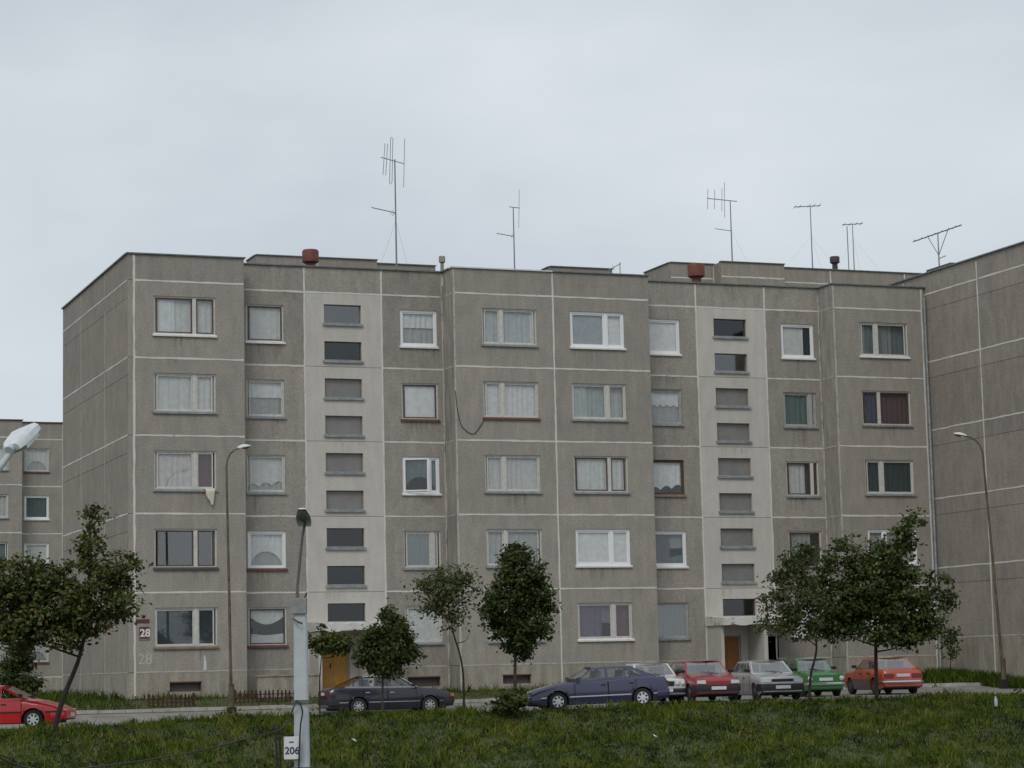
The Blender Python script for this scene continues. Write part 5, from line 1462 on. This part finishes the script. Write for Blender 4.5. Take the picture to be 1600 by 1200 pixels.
d = mast((63.5, 62.0, ZR), 5.45, 'roof aerial with a flat crosswise array, taller of two beside the dark chimney', .04)
boom(d, (-1.4,-.2,5.25), (.95,.2,5.55), .035)
for u in (-1.3,-.9,-.1,.3,.8): rod(d, (u-.25,-.7,5.43+.12*u-.02), (u+.25,.7,5.43+.12*u+.06), .02)
guys(d, 3.2, [(2.4,0,.3), (-2.6,0,.3), (1.5,1,.3)])
e = mast((67.0, 62.0, ZR), 4.25, 'twin-pole roof aerial with a flat array on the right of the dark chimney', .035)
part('second_pole', MB().tube([(-.45,0,0),(-.47,0,4.05)], .035, 8), M['alu'], e)
boom(e, (-.85,0,4.15), (.85,0,4.32), .035)
for u in (-.7,-.2,.3,.75): rod(e, (u-.22,-.6,4.22+.1*u), (u+.22,.6,4.26+.1*u), .02)
guys(e, 3.2, [(2.6,0,.3), (1.0,.6,.3), (-1.5,.4,.3)])
g = mast((37.0, 1.85, 16.4), 2.55, 'roof aerial with a V-brace under a slanted boom on the right gable block', .03)
A_, B2 = (0, 2.15, 2.52), (0, -2.0, 2.52)
boom(g, A_, B2, .026)
for t in (.08,.22,.36,.5,.64,.78,.92):
    p = Vector(A_).lerp(Vector(B2), t); rod(g, (p.x-.14, p.y, p.z), (p.x+.14, p.y, p.z+.01), .014)
for q in ((0,.85,2.5), (0,-.85,2.5)): part('brace', MB().tube([(0,0,1.5), q], .018, 6), M['alu'], g)
boom(g, (0,0,1.35), (0,-.6,1.38), .018)
h = mast((24.0, 8.0, Z0), 2.6, 'short roof aerial peeping over the parapet in mid-roof', .025)
boom(h, (-.6,0,2.2), (.05,0,2.55), .02); rod(h, (-.35,-.2,2.2), (-.3,.2,2.5))
q = mast((-1.0, 70.0, 15.5), 6.6, 'faint aerial standing behind the far left block', .04)
boom(q, (-.6,0,6.55), (.5,0,6.5), .03)

def cowl(loc, label, r, h, m, slab=False):
    t = thing('vent_cowl', loc, label, 'roof vent', 'roof vents')
    part('stack', MB().lathe([(r*.6,0),(r*.55,h*.74)], 16), M[m], t, smooth=True)
    part('cowl', MB().lathe([(r*.75,h*.68),(r*1.0,h*.71),(r*1.02,h*.96),(r*.9,h),(r*.2,h*1.01)], 18), M[m], t, smooth=True)
    if slab: part('slab', MB().box(-.85,.85,-.6,.6,.35,.52), M['roof'], t)
    return t
cowl((8.22, 4.0, 15.5), 'round red-brown vent cowl on the roof at the left', .34, 1.75, 'vent_red')
cowl((25.9, 4.0, 15.5), 'round red-brown vent cowl on a dark slab at the right', .38, 1.9, 'vent_red', True)
cowl((65.1, 61.5, 28.0), 'dark chimney pot on the taller block at the right', .36, 1.6, 'vent_dark')
cowl((34.4, 61.8, 26.9), 'small pale chimney pot on the taller block at the left', .22, 1.45, 'corner')

# ------------------------------------------------------------------ picket fences
M['picket'] = mat('red_brown_picket', (0.055, 0.016, 0.012), 0.8, 0.3, 7.0, objvar=.3)
def fence(x0, x1, y, label, step=.155):
    t = thing('picket_fence', (x0, y, ground_z(x0, y)), label, 'fence', 'low picket fences')
    L = x1-x0; dz = ground_z(x1, y)-ground_z(x0, y)
    for z in (.14, .29):
        part('rail', MB().add([(0,.0,z),(L,0,z+dz),(L,.025,z+dz),(0,.025,z),(0,0,z+.035),(L,0,z+dz+.035),(L,.025,z+dz+.035),(0,.025,z+.035)],
            [(0,3,2,1),(4,5,6,7),(0,1,5,4),(1,2,6,5),(2,3,7,6),(3,0,4,7)]), M['picket'], t)
    n = int(L/step)
    pk = MB().prism([(-.034,-.08),(.034,-.08),(.034,.42),(0,.48),(-.034,.42)], .02, lambda a, b, q: (a, -.022+q, b)).mesh('picket'); pk.materials.append(M['picket'])
    for i in range(n+1):
        x = L*i/n
        o = part('picket', pk, None, t, loc=(x, 0, dz*x/L + random.uniform(-.03,.02)), rot=(random.uniform(-.05,.05), random.uniform(-.06,.06), 0))
    for x in (0, L):
        part('post', MB().box(x-.035, x+.035, .026, .09, -.1, .50), M['picket'], t)
    return t
fence(.07, 1.74, -2.2, 'low red-brown picket fence left of the rusty street lamp')
fence(3.45, 6.2, -1.7, 'low red-brown picket fence right of the rusty street lamp')
fb = thing('picket_fence', (-.75, -2.1, ground_z(-.75, -2.1)), 'broken red picket fence piece lying tilted at the block corner', 'fence', 'low picket fences')
for i in range(4):
    part('picket', MB().box(i*.13, i*.13+.05, 0, .02, .02, .34-.07*i), M['picket'], fb, rot=(random.uniform(-.3,.1), .25, 0))
part('rail', MB().box(-.05,.62,.022,.045,.06,.10), M['picket'], fb, rot=(0,.28,0))

# ------------------------------------------------------------------ signs, cables, laundry, litter
M['sign_red'] = mat('dark_red_enamel', (0.12, 0.022, 0.02), 0.5, 0.1, 8.0)
sgn = thing('house_number_sign', (.355, -.02, 1.48), 'dark red house number plate 28 by the block corner', 'sign')
part('board', MB().box(-.20,.20,-.012,.012,-.24,.24), M['sign_red'], sgn)
part('rim', bars(MB(), -.21,.21,-.25,.25,.022,-.018,.010), M['corner'], sgn)
part('digits', text_mesh('28', .40, .003, .012), M['plate_white'], sgn, loc=(-.165,-.016,-.135), rot=(math.pi/2,0,0))
sg2 = thing('street_name_plate', (.30, -.02, 1.93), 'narrow dark red name plate above the house number', 'sign')
part('board', MB().box(-.25,.25,-.010,.012,-.06,.06), M['sign_red'], sg2)
part('rim', bars(MB(), -.255,.255,-.065,.065,.010,-.014,.010), M['sill_dark'], sg2)
cable('wall_cable', 'thin black cable hanging in a loop on the wall beside the recess', [(13.04,-.03,11.0),(13.12,-.03,10.2),(13.3,-.03,9.55),(13.75,-.03,9.25),(14.1,-.03,9.6),(14.3,-.03,9.9)], .014, M['black'])
M['cloth'] = mat('cream_cloth', (0.62, 0.58, 0.48), 0.9, 0.1, 8.0)
cl = MB(); n = 8
for i in range(n+1):
    t = i/n
    wd_ = .09*(1-t)+.05
    zz = 6.93-.60*max(0, t-.18)/.82; yy = .06-.20*min(1, t/.18)
    xo = 2.88+.09*t
    cl.v += [(xo-wd_-.10*(1-t)+.03*math.sin(9*t), yy-.01, zz+.02), (xo, yy-.03*math.sin(5*t), zz), (xo+wd_+.10*(1-t), yy+.005, zz+.015)]
for i in range(n):
    for j in range(2): cl.f.append((i*3+j, i*3+j+1, i*3+j+4, i*3+j+3))
cl = part('cloth', cl, M['cloth'], fix=False); so = cl.modifiers.new('thick', 'SOLIDIFY'); so.thickness = .012
tag(cl, 'cream cloth hanging out over a third-floor window sill', 'cloth')
bt = thing('bottle', (25.3, -19.3, ground_z(25.3, -19.3)+.16), 'pale blue plastic bottle caught upright in the grass', 'bottle')
part('bottle_body', MB().lathe([(.05,0),(.06,.03),(.06,.20),(.035,.28),(.02,.31)], 14), M['bracket_pale'], bt, smooth=True)
part('cap', MB().lathe([(.022,.31),(.022,.345)], 10), M['coping_white'], bt)

M['paper'] = mat('white_paper', (0.75, 0.75, 0.72), 0.9, 0.05, 9.0)
for x, y, lab in ((11.35, -22.0, 'crumpled white paper scrap in the grass below the egg-shaped tree'), (2.2, -20.6, 'small white paper scrap in the grass right of the concrete post')):
    pp = MB(); k = 5
    for i in range(k):
        for j in range(k): pp.v.append((.028*i-.06, .028*j-.06, .10+.04*random.random()))
    for i in range(k-1):
        for j in range(k-1): pp.f.append((i*k+j, i*k+j+1, i*k+k+j+1, i*k+k+j))
    tag(part('paper_scrap', pp, M['paper'], loc=(x, y, ground_z(x, y)+.06), rot=(.6, .3, .4)), lab, 'litter', 'litter in the grass')
